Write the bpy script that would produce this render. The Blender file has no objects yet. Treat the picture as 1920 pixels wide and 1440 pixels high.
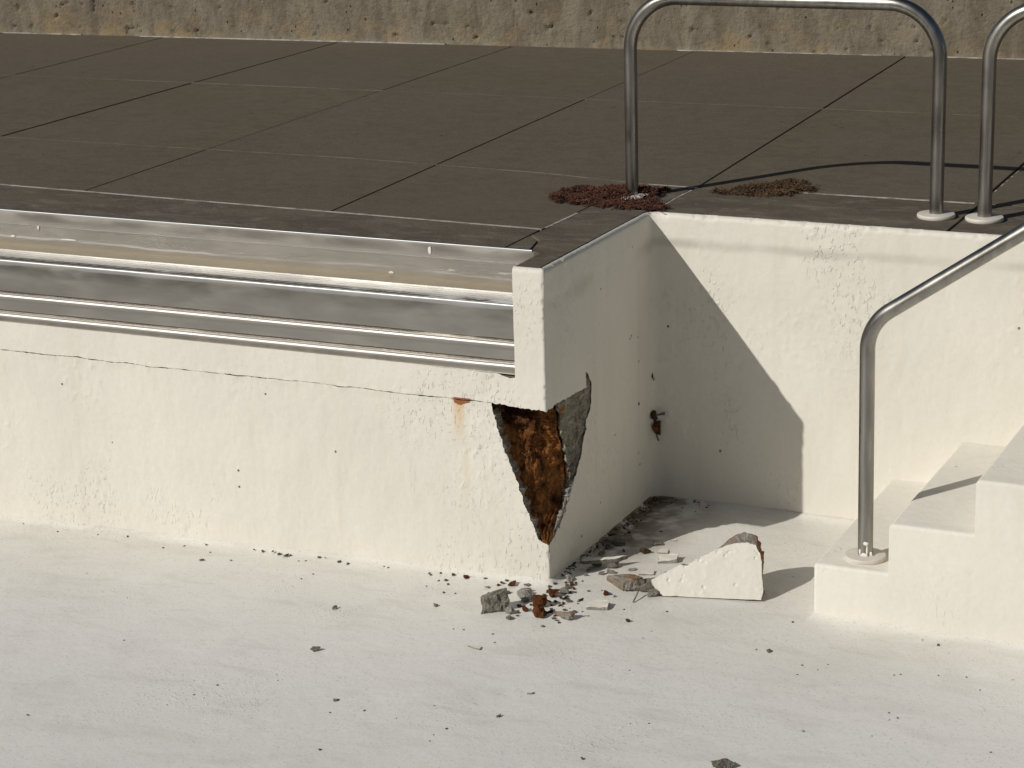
import bpy, bmesh, math, random
import numpy as np
from mathutils import Vector, Matrix

# ------------------------------------------------------------------ camera, sky, sun, exposure
scene = bpy.context.scene
C = scene.collection
CAM = np.array([2.93915, -6.38196, 2.74838])
YAW, PITCH, ROLL, FPX = -0.44711, 0.28359, -0.02892, 4207.13
fwd = np.array([math.sin(YAW) * math.cos(PITCH), math.cos(YAW) * math.cos(PITCH), -math.sin(PITCH)])
rgt0 = np.array([math.cos(YAW), -math.sin(YAW), 0.0])
up0 = np.cross(rgt0, fwd)
rgt = math.cos(ROLL) * rgt0 + math.sin(ROLL) * up0
upv = -math.sin(ROLL) * rgt0 + math.cos(ROLL) * up0
cd = bpy.data.cameras.new('camera')
cam = bpy.data.objects.new('camera', cd)
C.objects.link(cam)
cd.sensor_width = 36.0
cd.lens = FPX / 1920 * 36.0
cd.clip_start = 0.1
cd.clip_end = 2000
cam.matrix_world = Matrix(((rgt[0], upv[0], -fwd[0], CAM[0]), (rgt[1], upv[1], -fwd[1], CAM[1]),
                           (rgt[2], upv[2], -fwd[2], CAM[2]), (0, 0, 0, 1)))
scene.camera = cam

SUN = Vector((-0.442, -0.709, 0.55)).normalized()
world = bpy.data.worlds.new('World')
scene.world = world
world.use_nodes = True
wn = world.node_tree
bg = wn.nodes['Background']
sky = wn.nodes.new('ShaderNodeTexSky')
sky.sky_type = 'NISHITA'
sky.sun_disc = False
sky.sun_elevation = math.asin(SUN.z)
sky.sun_rotation = math.atan2(SUN.x, SUN.y)
sky.air_density = 1.0
sky.dust_density = 1.5
wn.links.new(sky.outputs[0], bg.inputs[0])
bg.inputs[1].default_value = 0.05

sd = bpy.data.lights.new('sun', 'SUN')
sd.energy = 5.0
sd.angle = math.radians(0.5)
sd.color = (1.0, 0.962, 0.895)
sun = bpy.data.objects.new('sun', sd)
C.objects.link(sun)
sun.rotation_euler = SUN.to_track_quat('Z', 'Y').to_euler()

vs = scene.view_settings
vs.view_transform = 'Standard'
vs.look = 'None'
vs.exposure = -0.67
vs.gamma = 1.0
scene.cycles.max_bounces = 6
scene.cycles.diffuse_bounces = 4

# ------------------------------------------------------------------ measures of the place (metres)
H = 1.0814          # deck above the pool floor
D = 0.9292          # depth of the recess with the steps
PW = 0.1087         # width of the wall end beside the gutter
ZJ = 0.614          # joint between wall and gutter beam
ZG = 0.7205         # foot of the steel gutter
YS = 0.323          # end of the gutter beam on the return
rnd = random.Random(7)


def at(px, py, axis=2, val=0.0):
    """point of the place seen at a photo pixel on a known level or wall plane"""
    d = rgt * ((px - 960) / FPX) + upv * (-(py - 720) / FPX) + fwd
    return CAM + d * ((val - CAM[axis]) / d[axis])


def deck_at(px, py):
    return at(px, py, 2, H)


# ------------------------------------------------------------------ noise
_r = np.random.RandomState(5)
_perm = np.concatenate([_r.permutation(256)] * 3)
_ga = _r.rand(256) * 2 * np.pi
_gx, _gy = np.cos(_ga), np.sin(_ga)


def pn(x, y, seed=0):
    x = np.asarray(x, float) + seed * 17.31
    y = np.asarray(y, float) + seed * 9.77
    xi = np.floor(x).astype(int)
    yi = np.floor(y).astype(int)
    fx, fy = x - xi, y - yi
    ux, uy = fx * fx * fx * (fx * (fx * 6 - 15) + 10), fy * fy * fy * (fy * (fy * 6 - 15) + 10)

    def g(ix, iy, dx, dy):
        h = _perm[_perm[ix & 255] + (iy & 255)]
        return _gx[h] * dx + _gy[h] * dy
    a = g(xi, yi, fx, fy)
    b = g(xi + 1, yi, fx - 1, fy)
    c = g(xi, yi + 1, fx, fy - 1)
    d = g(xi + 1, yi + 1, fx - 1, fy - 1)
    return 1.4 * (a + ux * (b - a) + uy * (c - a + ux * (a - b - c + d)))


def fbm(x, y, octv=4, seed=0, gain=0.5):
    s = 0.0
    a = 1.0
    for o in range(octv):
        s = s + a * pn(np.asarray(x) * 2 ** o, np.asarray(y) * 2 ** o, seed + o * 3)
        a *= gain
    return s


def sstep(a, b, x):
    t = np.clip((np.asarray(x, float) - a) / (b - a), 0, 1)
    return t * t * (3 - 2 * t)


def floor_z(x, y):
    x = np.asarray(x, float)
    y = np.asarray(y, float)
    z = 0.025 * np.minimum(x, 0) - 0.006 * sstep(0.3, 1.0, x) * sstep(0.6, -0.1, y)
    z = z + 0.0035 * fbm(x * 1.6, y * 1.6, 2, 31)
    z = z + 0.0006 * fbm(x * 9, y * 9, 2, 37)
    # a hand-trowelled cove where the floor meets the walls
    dfront = np.where(x < 0, np.maximum(-y, 0), 9)
    dret = np.where((y > 0) & (y < D), np.maximum(x, 0), 9)
    dcorner = np.where((x > 0) & (y < 0), np.hypot(x, y), 9)
    dback = np.where(x > 0, np.abs(D - y), 9)
    dstep = np.where((x > 0.9), np.maximum(0.047 - y, 0), 9)
    dd = np.minimum(np.minimum(dfront, np.minimum(dret, dcorner)), np.minimum(dback, dstep))
    w = 0.022 + 0.008 * fbm(x * 5, y * 5, 2, 41)
    return z + 0.017 * np.exp(-dd / np.maximum(w, 0.008))


# ------------------------------------------------------------------ node helper and materials
class NB:
    cap = 3

    def __init__(self, name):
        self.m = bpy.data.materials.new(name)
        self.m.use_nodes = True
        self.t = self.m.node_tree
        self.b = self.t.nodes['Principled BSDF']
        self.co = self.n('ShaderNodeTexCoord').outputs['Object']

    def n(self, typ, **kw):
        nd = self.t.nodes.new(typ)
        for k, v in kw.items():
            setattr(nd, k, v)
        return nd

    def put(self, sock, v):
        if isinstance(v, bpy.types.NodeSocket):
            self.t.links.new(v, sock)
        elif isinstance(v, (tuple, list)):
            sock.default_value = (*v, 1.0) if len(v) == 3 and sock.type == 'RGBA' else v
        else:
            sock.default_value = v

    def mapv(self, scale=(1, 1, 1), loc=(0, 0, 0), src=None):
        nd = self.n('ShaderNodeMapping')
        self.put(nd.inputs['Vector'], src or self.co)
        nd.inputs['Scale'].default_value = scale
        nd.inputs['Location'].default_value = loc
        return nd.outputs[0]

    def noise(self, scale, detail=3, rough=0.55, vec=None, dist=0.0):
        nd = self.n('ShaderNodeTexNoise')
        self.put(nd.inputs['Vector'], vec or self.co)
        nd.inputs['Scale'].default_value = scale
        nd.inputs['Detail'].default_value = min(detail, self.cap)
        nd.inputs['Roughness'].default_value = rough
        nd.inputs['Distortion'].default_value = dist
        return nd.outputs[0]

    def voro(self, scale, vec=None, feature='F1', rand=1.0):
        nd = self.n('ShaderNodeTexVoronoi', feature=feature)
        self.put(nd.inputs['Vector'], vec or self.co)
        nd.inputs['Scale'].default_value = scale
        nd.inputs['Randomness'].default_value = rand
        return nd.outputs

    def ramp(self, v, a, b, o0=0.0, o1=1.0, smooth=True):
        nd = self.n('ShaderNodeMapRange')
        nd.interpolation_type = 'SMOOTHSTEP' if smooth else 'LINEAR'
        self.put(nd.inputs[0], v)
        nd.inputs[1].default_value = a
        nd.inputs[2].default_value = b
        nd.inputs[3].default_value = o0
        nd.inputs[4].default_value = o1
        return nd.outputs[0]

    def math(self, op, a, b=0.0, c=None):
        nd = self.n('ShaderNodeMath', operation=op)
        self.put(nd.inputs[0], a)
        self.put(nd.inputs[1], b)
        if c is not None:
            self.put(nd.inputs[2], c)
        return nd.outputs[0]

    def mix(self, f, a, b):
        nd = self.n('ShaderNodeMix', data_type='RGBA')
        self.put(nd.inputs[0], f)
        self.put(nd.inputs[6], a)
        self.put(nd.inputs[7], b)
        return nd.outputs[2]

    def xyz(self):
        nd = self.n('ShaderNodeSeparateXYZ')
        self.put(nd.inputs[0], self.co)
        return nd.outputs

    def bump(self, h, strength=0.5, dist=0.01, prev=None):
        nd = self.n('ShaderNodeBump')
        nd.inputs['Strength'].default_value = strength
        nd.inputs['Distance'].default_value = dist
        self.put(nd.inputs['Height'], h)
        if prev is not None:
            self.put(nd.inputs['Normal'], prev)
        return nd.outputs[0]

    def band(self, v, c, w):
        """1 at c, falling to 0 at distance w"""
        d = self.math('ABSOLUTE', self.math('SUBTRACT', v, c))
        return self.ramp(d, 0, w, 1, 0)

    def done(self, col, rough=0.6, normal=None, metal=0.0, spec=0.5):
        self.put(self.b.inputs['Base Color'], col)
        self.put(self.b.inputs['Roughness'], rough)
        self.put(self.b.inputs['Metallic'], metal)
        self.b.inputs['Specular IOR Level'].default_value = spec
        if normal is not None:
            self.put(self.b.inputs['Normal'], normal)
        return self.m


def paint_mat(name, col, kind):
    b = NB(name)
    X, Y, Z = b.xyz()
    horizontal = kind == 'floor'
    b.cap = 2
    mot = b.noise(1.7, 3, 0.6)
    fine = b.noise(42, 3, 0.65)
    c = b.mix(b.ramp(mot, 0.32, 0.7), tuple(v * 0.95 for v in col), tuple(min(1, v * 1.03) for v in col))
    c = b.mix(b.ramp(fine, 0.35, 0.75, 0, 0.22), c, tuple(v * 0.86 for v in col))
    # scattered bug holes: a few cells only
    vv = b.voro(15)
    gate = b.math('GREATER_THAN', b.n('ShaderNodeSeparateColor').outputs[0], 0.5)
    sep = gate.node.inputs[0].links[0].from_node
    b.put(sep.inputs[0], vv['Color'])
    gate.node.inputs[1].default_value = 0.93 if not horizontal else 0.965
    pit = b.math('MULTIPLY', b.ramp(vv['Distance'], 0.05, 0.085, 1, 0), gate)
    # flaking zones: fine cracked paint inside large patches
    zone = b.ramp(b.noise(2.6, 2, 0.5, b.mapv((1, 1, 0.6), (3, 1, 7))), 0.53, 0.70)
    flake = b.noise(78, 3, 0.6, b.mapv((1, 1, 0.5), (1, 5, 2)), 0.5)
    flk = b.math('MULTIPLY', b.ramp(flake, 0.57, 0.68), zone)
    edge = b.math('MULTIPLY', b.ramp(flake, 0.68, 0.72), zone)
    c = b.mix(b.math('MULTIPLY', edge, 0.35), c, (0.30, 0.27, 0.22))
    c = b.mix(b.math('MULTIPLY', pit, 0.9), c, (0.10, 0.09, 0.075))
    if horizontal:
        # thin grey silt over the cream paint, swept away along the walls
        near = b.ramp(b.math('ADD', b.math('MULTIPLY', X, -0.10), b.math('ADD', Y, b.math('MULTIPLY', b.noise(1.3, 3), 1.1))), -0.25, 0.75)
        c = b.mix(b.math('MULTIPLY', b.math('SUBTRACT', 1.0, near), 0.75), c, (0.775, 0.768, 0.745))
        smear = b.noise(5.5, 5, 0.62, b.mapv((0.6, 1.5, 1), (2, 0, 0)), 0.7)
        c = b.mix(b.ramp(smear, 0.48, 0.72, 0, 0.22), c, (0.47, 0.445, 0.40))
        pale = b.noise(7, 6, 0.7, b.mapv((0.7, 1.4, 1), (9, 4, 0)), 1.0)
        c = b.mix(b.ramp(pale, 0.55, 0.8, 0, 0.5), c, (0.81, 0.80, 0.785))
        speck = b.noise(120, 3, 0.7)
        c = b.mix(b.ramp(speck, 0.56, 0.72, 0, 0.45), c, (0.36, 0.34, 0.31))
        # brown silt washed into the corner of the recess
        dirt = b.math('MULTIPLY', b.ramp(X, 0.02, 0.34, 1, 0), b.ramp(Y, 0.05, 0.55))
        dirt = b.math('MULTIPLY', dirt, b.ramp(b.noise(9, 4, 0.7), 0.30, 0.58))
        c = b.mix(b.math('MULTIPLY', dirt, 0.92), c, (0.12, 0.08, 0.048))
    else:
        run = b.noise(3.0, 4, 0.6, b.mapv((4.0, 4.0, 0.22)))
        c = b.mix(b.ramp(run, 0.52, 0.78, 0, 0.22), c, tuple(v * q for v, q in zip(col, (0.80, 0.775, 0.70))))
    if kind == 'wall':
        # uneven grey band at a fixed height under the rim
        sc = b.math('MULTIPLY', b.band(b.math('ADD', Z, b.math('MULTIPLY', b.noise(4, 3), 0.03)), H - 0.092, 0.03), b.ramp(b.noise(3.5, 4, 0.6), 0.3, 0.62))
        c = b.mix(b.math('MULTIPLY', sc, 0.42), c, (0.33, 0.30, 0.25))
    if kind == 'front':
        # rust bleeding out of the joint
        b.cap = 3
        wob = b.math('MULTIPLY', b.math('SUBTRACT', b.noise(55, 3, 0.7), 0.5), 0.030)
        b.cap = 2
        xx = b.math('ADD', X, wob)
        zlo = b.math('ADD', b.math('MULTIPLY', b.math('ABSOLUTE', b.math('ADD', xx, 0.312)), 0.40), 0.5930)
        head = b.math('MULTIPLY', b.math('GREATER_THAN', b.math('ADD', Z, wob), zlo), b.band(xx, -0.308, 0.047))
        head = b.math('MULTIPLY', b.ramp(head, 0.05, 0.3), b.math('LESS_THAN', Z, ZJ + 0.006))
        front_only = b.math('LESS_THAN', Y, 0.02)
        head = b.math('MULTIPLY', head, front_only)
        run1 = b.math('MULTIPLY', b.band(xx, -0.322, 0.034), b.ramp(Z, 0.44, 0.61, 0, 1, False))
        run1 = b.math('MULTIPLY', run1, b.ramp(b.noise(8, 3, 0.5, b.mapv((6, 1, 0.5))), 0.25, 0.7, 0.25, 1))
        run1 = b.math('MULTIPLY', b.math('MULTIPLY', run1, front_only), b.math('LESS_THAN', Z, ZJ))
        run2 = b.math('MULTIPLY', b.band(xx, -0.30, 0.02), b.math('MULTIPLY', b.ramp(Z, 0.2, 0.4), b.ramp(Z, 0.5, 0.35)))
        c = b.mix(b.math('MULTIPLY', run1, 0.95), c, (0.60, 0.34, 0.09))
        c = b.mix(b.math('MULTIPLY', b.math('MULTIPLY', run2, front_only), 0.35), c, (0.66, 0.52, 0.28))
        c = b.mix(b.math('MULTIPLY', head, 0.95), c, (0.27, 0.085, 0.025))
        # patchy brown band under the rim of the return
        sc = b.math('MULTIPLY', b.band(b.math('ADD', Z, b.math('MULTIPLY', b.noise(6, 3), 0.05)), H - 0.10, 0.05), b.ramp(b.noise(5, 4, 0.6), 0.42, 0.66))
        sc = b.math('MULTIPLY', sc, b.math('GREATER_THAN', Y, 0.03))
        c = b.mix(b.math('MULTIPLY', sc, 0.30), c, (0.30, 0.25, 0.19))
    lump = b.noise(17, 2, 0.6, b.mapv((1, 1, 0.7)))
    h = b.math('ADD', b.math('MULTIPLY', lump, 0.30), b.math('MULTIPLY', fine, 0.14))
    h = b.math('ADD', h, b.math('MULTIPLY', flk, 0.24))
    if not horizontal:
        h = b.math('SUBTRACT', h, b.math('MULTIPLY', pit, 0.6))
    nrm = b.bump(h, 0.75 if not horizontal else 0.6, 0.0125 if not horizontal else 0.009)
    return b.done(c, 0.62, nrm, 0.0, 0.3)


def deck_mat():
    b = NB('brown_concrete')
    b.cap = 2
    info = b.n('ShaderNodeObjectInfo').outputs['Random']
    fine = b.noise(150, 2, 0.8)
    big = b.noise(0.9, 4, 0.6)
    brush = b.noise(40, 3, 0.7, b.mapv((0.6, 1.6, 1)))
    c = b.mix(b.ramp(big, 0.3, 0.7), (0.114, 0.096, 0.064), (0.130, 0.107, 0.076))
    mid = b.noise(11, 4, 0.75, b.mapv((0.85, 1.1, 1), (1, 2, 3)), 0.4)
    c = b.mix(b.ramp(mid, 0.38, 0.66, 0, 0.55), c, (0.083, 0.068, 0.047))
    c = b.mix(b.ramp(b.noise(2.2, 3, 0.6, b.mapv((1, 1, 1), (6, 1, 0))), 0.45, 0.68, 0, 0.5), c, (0.132, 0.108, 0.088))
    c = b.mix(b.ramp(b.noise(46, 3, 0.8, b.mapv((0.7, 1.2, 1))), 0.5, 0.72, 0, 0.5), c, (0.165, 0.138, 0.10))
    c = b.mix(b.ramp(info, 0, 1, 0, 0.45, False), c, (0.115, 0.093, 0.074))
    c = b.mix(b.ramp(fine, 0.45, 0.8, 0, 0.8), c, (0.22, 0.19, 0.145))
    c = b.mix(b.ramp(brush, 0.5, 0.75, 0, 0.4), c, (0.085, 0.072, 0.054))
    sp = b.voro(7)
    sep = b.n('ShaderNodeSeparateColor')
    b.put(sep.inputs[0], sp['Color'])
    spot = b.math('MULTIPLY', b.ramp(sp['Distance'], 0.05, 0.09, 1, 0), b.math('GREATER_THAN', sep.outputs[0], 0.86))
    c = b.mix(b.math('MULTIPLY', spot, 0.7), c, (0.04, 0.035, 0.03))
    nrm = b.bump(b.math('ADD', fine, b.math('MULTIPLY', brush, 0.7)), 0.5, 0.003)
    return b.done(c, 0.85, nrm, 0, 0.2)


def coping_mat():
    b = NB('worn_grey_coping')
    st = b.noise(12, 5, 0.75, b.mapv((0.55, 1.3, 1)), 0.8)
    big = b.noise(2.4, 4, 0.65)
    c = b.mix(b.ramp(big, 0.35, 0.65), (0.124, 0.104, 0.076), (0.142, 0.120, 0.092))
    c = b.mix(b.ramp(b.noise(6, 5, 0.7, b.mapv((0.6, 1.2, 1), (4, 4, 0)), 0.8), 0.42, 0.62, 0, 0.55), c, (0.084, 0.069, 0.056))
    c = b.mix(b.ramp(st, 0.48, 0.70, 0, 0.6), c, (0.21, 0.19, 0.155))
    nrm = b.bump(b.noise(55, 4, 0.75), 0.7, 0.006)
    return b.done(c, 0.85, nrm, 0, 0.2)


def filler_mat():
    b = NB('pale_joint_mortar')
    c = b.mix(b.ramp(b.noise(9, 5, 0.7), 0.38, 0.62), (0.12, 0.10, 0.075), (0.185, 0.16, 0.122))
    return b.done(c, 0.9, b.bump(b.noise(120, 3), 0.5, 0.003), 0, 0.2)


def caulk_mat():
    b = NB('light_edge_mortar')
    c = b.mix(b.ramp(b.noise(14, 5, 0.7), 0.3, 0.6), (0.20, 0.185, 0.16), (0.46, 0.435, 0.39))
    return b.done(c, 0.9, b.bump(b.noise(90, 3), 0.6, 0.004), 0, 0.2)


def oldwall_mat():
    b = NB('weathered_board_marked_concrete')
    X, Y, Z = b.xyz()
    run = b.noise(6, 5, 0.75, b.mapv((1.5, 1.5, 0.55)), 0.6)
    c = b.mix(b.ramp(run, 0.32, 0.7), (0.145, 0.120, 0.088), (0.225, 0.198, 0.148))
    och = b.math('MULTIPLY', b.ramp(b.noise(4.2, 5, 0.7, b.mapv((1, 1, 1.3), (2, 0, 5))), 0.47, 0.66), b.ramp(Z, H + 0.26, H + 0.02))
    c = b.mix(b.math('MULTIPLY', och, 0.6), c, (0.28, 0.205, 0.11))
    c = b.mix(b.ramp(b.noise(36, 4, 0.7), 0.5, 0.78, 0, 0.6), c, (0.085, 0.078, 0.06))
    pale = b.noise(3.2, 3, 0.6, b.mapv((5, 1, 0.2), (7, 0, 0)))
    c = b.mix(b.ramp(pale, 0.60, 0.8, 0, 0.3), c, (0.27, 0.25, 0.205))
    v = b.voro(34, b.mapv((1.0, 1.0, 0.7)))
    sep = b.n('ShaderNodeSeparateColor')
    b.put(sep.inputs[0], v['Color'])
    pit = b.math('MULTIPLY', b.ramp(v['Distance'], 0.13, 0.20, 1, 0), b.math('GREATER_THAN', b.math('ADD', sep.outputs[0], b.math('MULTIPLY', b.noise(5, 2), 0.5)), 1.12))
    c = b.mix(b.math('MULTIPLY', pit, 0.85), c, (0.025, 0.022, 0.018))
    nrm = b.bump(b.math('SUBTRACT', b.noise(45, 5, 0.7), pit), 0.7, 0.012)
    return b.done(c, 0.9, nrm, 0, 0.2)


def steel_mat(name, tint=(0.60, 0.585, 0.55), scum=False, grime_shade=(), dull=0.0, patch=0.90):
    b = NB(name)
    X, Y, Z = b.xyz()
    streak = b.noise(9, 5, 0.65, b.mapv((0.35, 3, 3)), 0.5)
    cloud = b.noise(5.0, 3, 0.55, b.mapv((0.9, 1, 2.8), (3, 0, 1)), 0.3)
    c = b.mix(b.ramp(cloud, 0.3, 0.75), tuple(v * patch for v in tint), tint)
    c = b.mix(b.ramp(streak, 0.5, 0.8, 0, 0.25), c, tuple(v * q for v, q in zip(tint, (0.72, 0.68, 0.6))))
    rough = b.ramp(cloud, 0.3, 0.75, 0.30 + dull, 0.42 + dull)
    metal = 1.0
    if scum:
        wv = b.math('MULTIPLY', b.math('SUBTRACT', b.noise(3.2, 4, 0.6), 0.5), 0.035)
        line = b.band(b.math('ADD', Z, wv), 0.981, 0.007)
        line2 = b.math('MULTIPLY', b.ramp(b.noise(13, 5, 0.7, b.mapv((0.5, 1, 3))), 0.60, 0.66), b.band(Z, 0.990, 0.03))
        s = b.math('MAXIMUM', b.math('MULTIPLY', line, b.ramp(b.noise(2.5, 3), 0.35, 0.6)), line2)
        c = b.mix(b.math('MULTIPLY', s, 0.75), c, (0.62, 0.60, 0.55))
        metal = b.math('SUBTRACT', 1.0, b.math('MULTIPLY', s, 0.75))
        tan = b.math('MULTIPLY', b.ramp(Z, 0.975, 0.955), 0.5)
        c = b.mix(tan, c, (0.50, 0.42, 0.29))
    for zc, w in grime_shade:  # dark bands by height: dirt above the beads, painted shade in rib grooves
        g = b.math('MULTIPLY', b.band(b.math('ADD', Z, b.math('MULTIPLY', b.math('SUBTRACT', b.noise(40, 4, 0.7), 0.5), 0.004)), zc, w), b.ramp(b.noise(3, 4, 0.6), 0.32, 0.55, 0.35, 1))
        g = b.ramp(g, 0.25, 0.6)
        c = b.mix(b.math('MULTIPLY', g, 0.93), c, (0.035, 0.02, 0.01))
        metal = b.math('MULTIPLY', metal if not isinstance(metal, float) else 1.0, b.math('SUBTRACT', 1.0, b.math('MULTIPLY', g, 0.95)))
    nrm = b.bump(b.noise(26, 3, 0.6, b.mapv((0.15, 4, 4))), 0.12, 0.002)
    return b.done(c, rough, nrm, metal, 0.5)


def rail_mat():
    b = NB('dull_stainless_tube')
    X, Y, Z = b.xyz()
    st = b.noise(14, 4, 0.6, b.mapv((3, 3, 0.4)))
    c = b.mix(b.ramp(st, 0.3, 0.7), (0.30, 0.288, 0.262), (0.40, 0.385, 0.355))
    nrm = b.bump(b.noise(240, 2, 0.6, b.mapv((1, 1, 0.05))), 0.08, 0.001)
    return b.done(c, b.ramp(b.noise(6, 4), 0.3, 0.7, 0.27, 0.40), nrm, 1.0)


def rust_mat():
    b = NB('rusted_core')
    n1 = b.noise(9, 4, 0.65, None, 0.6)
    n2 = b.noise(55, 4, 0.75, None, 0.8)
    n3 = b.noise(6, 3, 0.6, b.mapv((1, 1, 1), (3, 2, 9)))
    c = b.mix(b.ramp(n1, 0.36, 0.62), (0.040, 0.013, 0.005), (0.28, 0.112, 0.032))
    c = b.mix(b.ramp(n2, 0.5, 0.78, 0, 0.7), c, (0.40, 0.215, 0.10))
    c = b.mix(b.ramp(n3, 0.55, 0.75, 0, 0.5), c, (0.09, 0.030, 0.012))
    c = b.mix(b.ramp(b.noise(48, 4, 0.7, b.mapv((1, 1, 1), (8, 8, 8))), 0.68, 0.74, 0, 0.7), c, (0.42, 0.37, 0.30))
    nrm = b.bump(b.noise(80, 4, 0.75, None, 0.9), 1.0, 0.012)
    return b.done(c, 0.95, nrm, 0, 0.1)


def stone_mat(name, c0, c1, rust=0.0, scale=30):
    b = NB(name)
    n1 = b.noise(scale, 5, 0.7)
    n2 = b.noise(scale * 4, 4, 0.75)
    c = b.mix(b.ramp(n1, 0.32, 0.68), c0, c1)
    c = b.mix(b.ramp(n2, 0.5, 0.72, 0, 0.8), c, tuple(v * 0.42 for v in c0))
    c = b.mix(b.ramp(b.noise(scale * 2.2, 4, 0.7, b.mapv((1, 1, 1), (4, 9, 3))), 0.6, 0.72, 0, 0.6), c, tuple(min(1, v * 1.35) for v in c1))
    if rust:
        c = b.mix(b.ramp(b.noise(scale * 0.5, 4, 0.6, b.mapv((1, 1, 1), (7, 7, 2))), 0.62 - rust * 0.3, 0.74 - rust * 0.3, 0, 0.9), c, (0.30, 0.13, 0.04))
    nrm = b.bump(n2, 1.0, 0.012)
    return b.done(c, 0.92, nrm, 0, 0.15)


def plain_mat(name, col, rough=0.6, bump_scale=60, bump=0.3, var=0.85):
    b = NB(name)
    c = b.mix(b.ramp(b.noise(bump_scale * 0.3, 4, 0.6), 0.3, 0.7), tuple(v * var for v in col), col)
    return b.done(c, rough, b.bump(b.noise(bump_scale, 4, 0.65), bump, 0.003), 0, 0.3)


def leaf_mat(name, a, bcol, ccol):
    b = NB(name)
    n1 = b.noise(26, 4, 0.65)
    n2 = b.noise(90, 2, 0.6)
    c = b.mix(b.ramp(n1, 0.38, 0.60), a, bcol)
    c = b.mix(b.ramp(n2, 0.5, 0.7, 0, 0.85), c, ccol)
    c = b.mix(b.ramp(b.noise(60, 3, 0.7, b.mapv((1, 1, 1), (5, 5, 5))), 0.52, 0.64, 0, 0.8), c, tuple(v * 0.4 for v in a))
    return b.done(c, 0.75, None, 0, 0.25)


CREAM = (0.725, 0.695, 0.618)
M = dict(
    front=paint_mat('cream_pool_paint', CREAM, 'front'),
    wall=paint_mat('cream_pool_paint_with_grey_band', CREAM, 'wall'),
    step=paint_mat('cream_step_paint', (0.735, 0.705, 0.628), 'step'),
    floor=paint_mat('dusty_floor_paint', (0.745, 0.722, 0.66), 'floor'),
    deck=deck_mat(), coping=coping_mat(), filler=filler_mat(), caulk=caulk_mat(), oldwall=oldwall_mat(),
    plate=steel_mat('scummy_steel', (0.64, 0.61, 0.56), True),
    steel=steel_mat('stained_steel', (0.46, 0.44, 0.405), False, ((0.8290, 0.0048), (0.7572, 0.0046)), 0.0, 0.78),
    tanledge=plain_mat('dirty_tan_film', (0.30, 0.255, 0.18), 0.55, 30, 0.2),
    bead=steel_mat('worn_bead_steel', (0.46, 0.44, 0.41), False, ((0.8290, 0.0048), (0.7572, 0.0046)), 0.14),
    ribs=steel_mat('bright_steel', (0.48, 0.48, 0.475), False, (), 0.16),
    ledge=steel_mat('ribbed_steel_with_painted_groove_shade', (0.50, 0.50, 0.495), False, ((0.9450, 0.0060),), 0.16),  # shade of the rib grooves is painted into the colour by height
    rail=rail_mat(), rust=rust_mat(),
    flange=plain_mat('white_flange_paint', (0.72, 0.67, 0.60), 0.5, 40, 0.15),
    splash=plain_mat('white_paint_splash', (0.80, 0.78, 0.72), 0.5),
    flakegrey=stone_mat('bare_flaked_concrete', (0.29, 0.26, 0.20), (0.47, 0.43, 0.35), 0.22, 34),
    grey=stone_mat('broken_grey_concrete', (0.20, 0.185, 0.15), (0.33, 0.305, 0.25), 0.25),
    palegrey=stone_mat('pale_broken_concrete', (0.30, 0.285, 0.25), (0.45, 0.43, 0.38)),
    darkgrey=stone_mat('dark_concrete_crumb', (0.15, 0.135, 0.11), (0.25, 0.23, 0.19)),
    rusty=stone_mat('rust_stained_stone', (0.10, 0.032, 0.012), (0.21, 0.082, 0.028), 0.2, 60),
    rustgrey=stone_mat('rust_blotched_stone', (0.24, 0.21, 0.165), (0.38, 0.35, 0.30), 0.5, 20),
    chip=plain_mat('cream_paint_chip', (0.79, 0.75, 0.66), 0.6, 90, 0.35),
    dirt=stone_mat('brown_litter', (0.075, 0.045, 0.025), (0.15, 0.095, 0.055), 0.2, 60),
    core=plain_mat('dark_old_concrete', (0.16, 0.14, 0.11), 0.9, 30, 0.6),
    ground=plain_mat('far_concrete_ground', (0.16, 0.145, 0.12), 0.9, 3, 0.3),
    redmoss=leaf_mat('red_dry_moss', (0.032, 0.012, 0.008), (0.100, 0.034, 0.020), (0.15, 0.080, 0.048)),
    brownmoss=leaf_mat('brown_dry_moss', (0.040, 0.024, 0.012), (0.092, 0.054, 0.025), (0.15, 0.10, 0.052)),
)


# ------------------------------------------------------------------ object helpers
def link(name, me, mat=None, parent=None, loc=None):
    o = bpy.data.objects.new(name, me)
    C.objects.link(o)
    if mat is not None and me is not None and not me.materials:
        me.materials.append(mat)
    if parent is not None:
        o.parent = parent
    if loc is not None:
        o.location = loc
    return o


def tag(o, label, cat, group=None):
    o['label'] = label
    o['category'] = cat
    if group:
        o['group'] = group
    return o


def thing(name, label, cat, loc=(0, 0, 0), group=None):
    return tag(link(name, None, loc=loc), label, cat, group)


def np_mesh(name, V, F, smooth=True):
    me = bpy.data.meshes.new(name)
    me.vertices.add(len(V))
    me.vertices.foreach_set('co', np.asarray(V, np.float32).ravel())
    F = np.asarray(F, np.int32)
    k = F.shape[1]
    me.loops.add(F.size)
    me.loops.foreach_set('vertex_index', F.ravel())
    me.polygons.add(len(F))
    me.polygons.foreach_set('loop_start', np.arange(0, F.size, k, dtype=np.int32))
    me.polygons.foreach_set('use_smooth', np.full(len(F), smooth))
    me.update(calc_edges=True)
    me.validate()
    return me


def py_mesh(name, V, F, sharp=None, smooth=False):
    me = bpy.data.meshes.new(name)
    me.from_pydata([tuple(map(float, v)) for v in V], [], F)
    if smooth or sharp is not None:
        me.polygons.foreach_set('use_smooth', [True] * len(me.polygons))
    me.update()
    if sharp is not None:
        me.set_sharp_from_angle(angle=math.radians(sharp))
    return me


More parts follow.
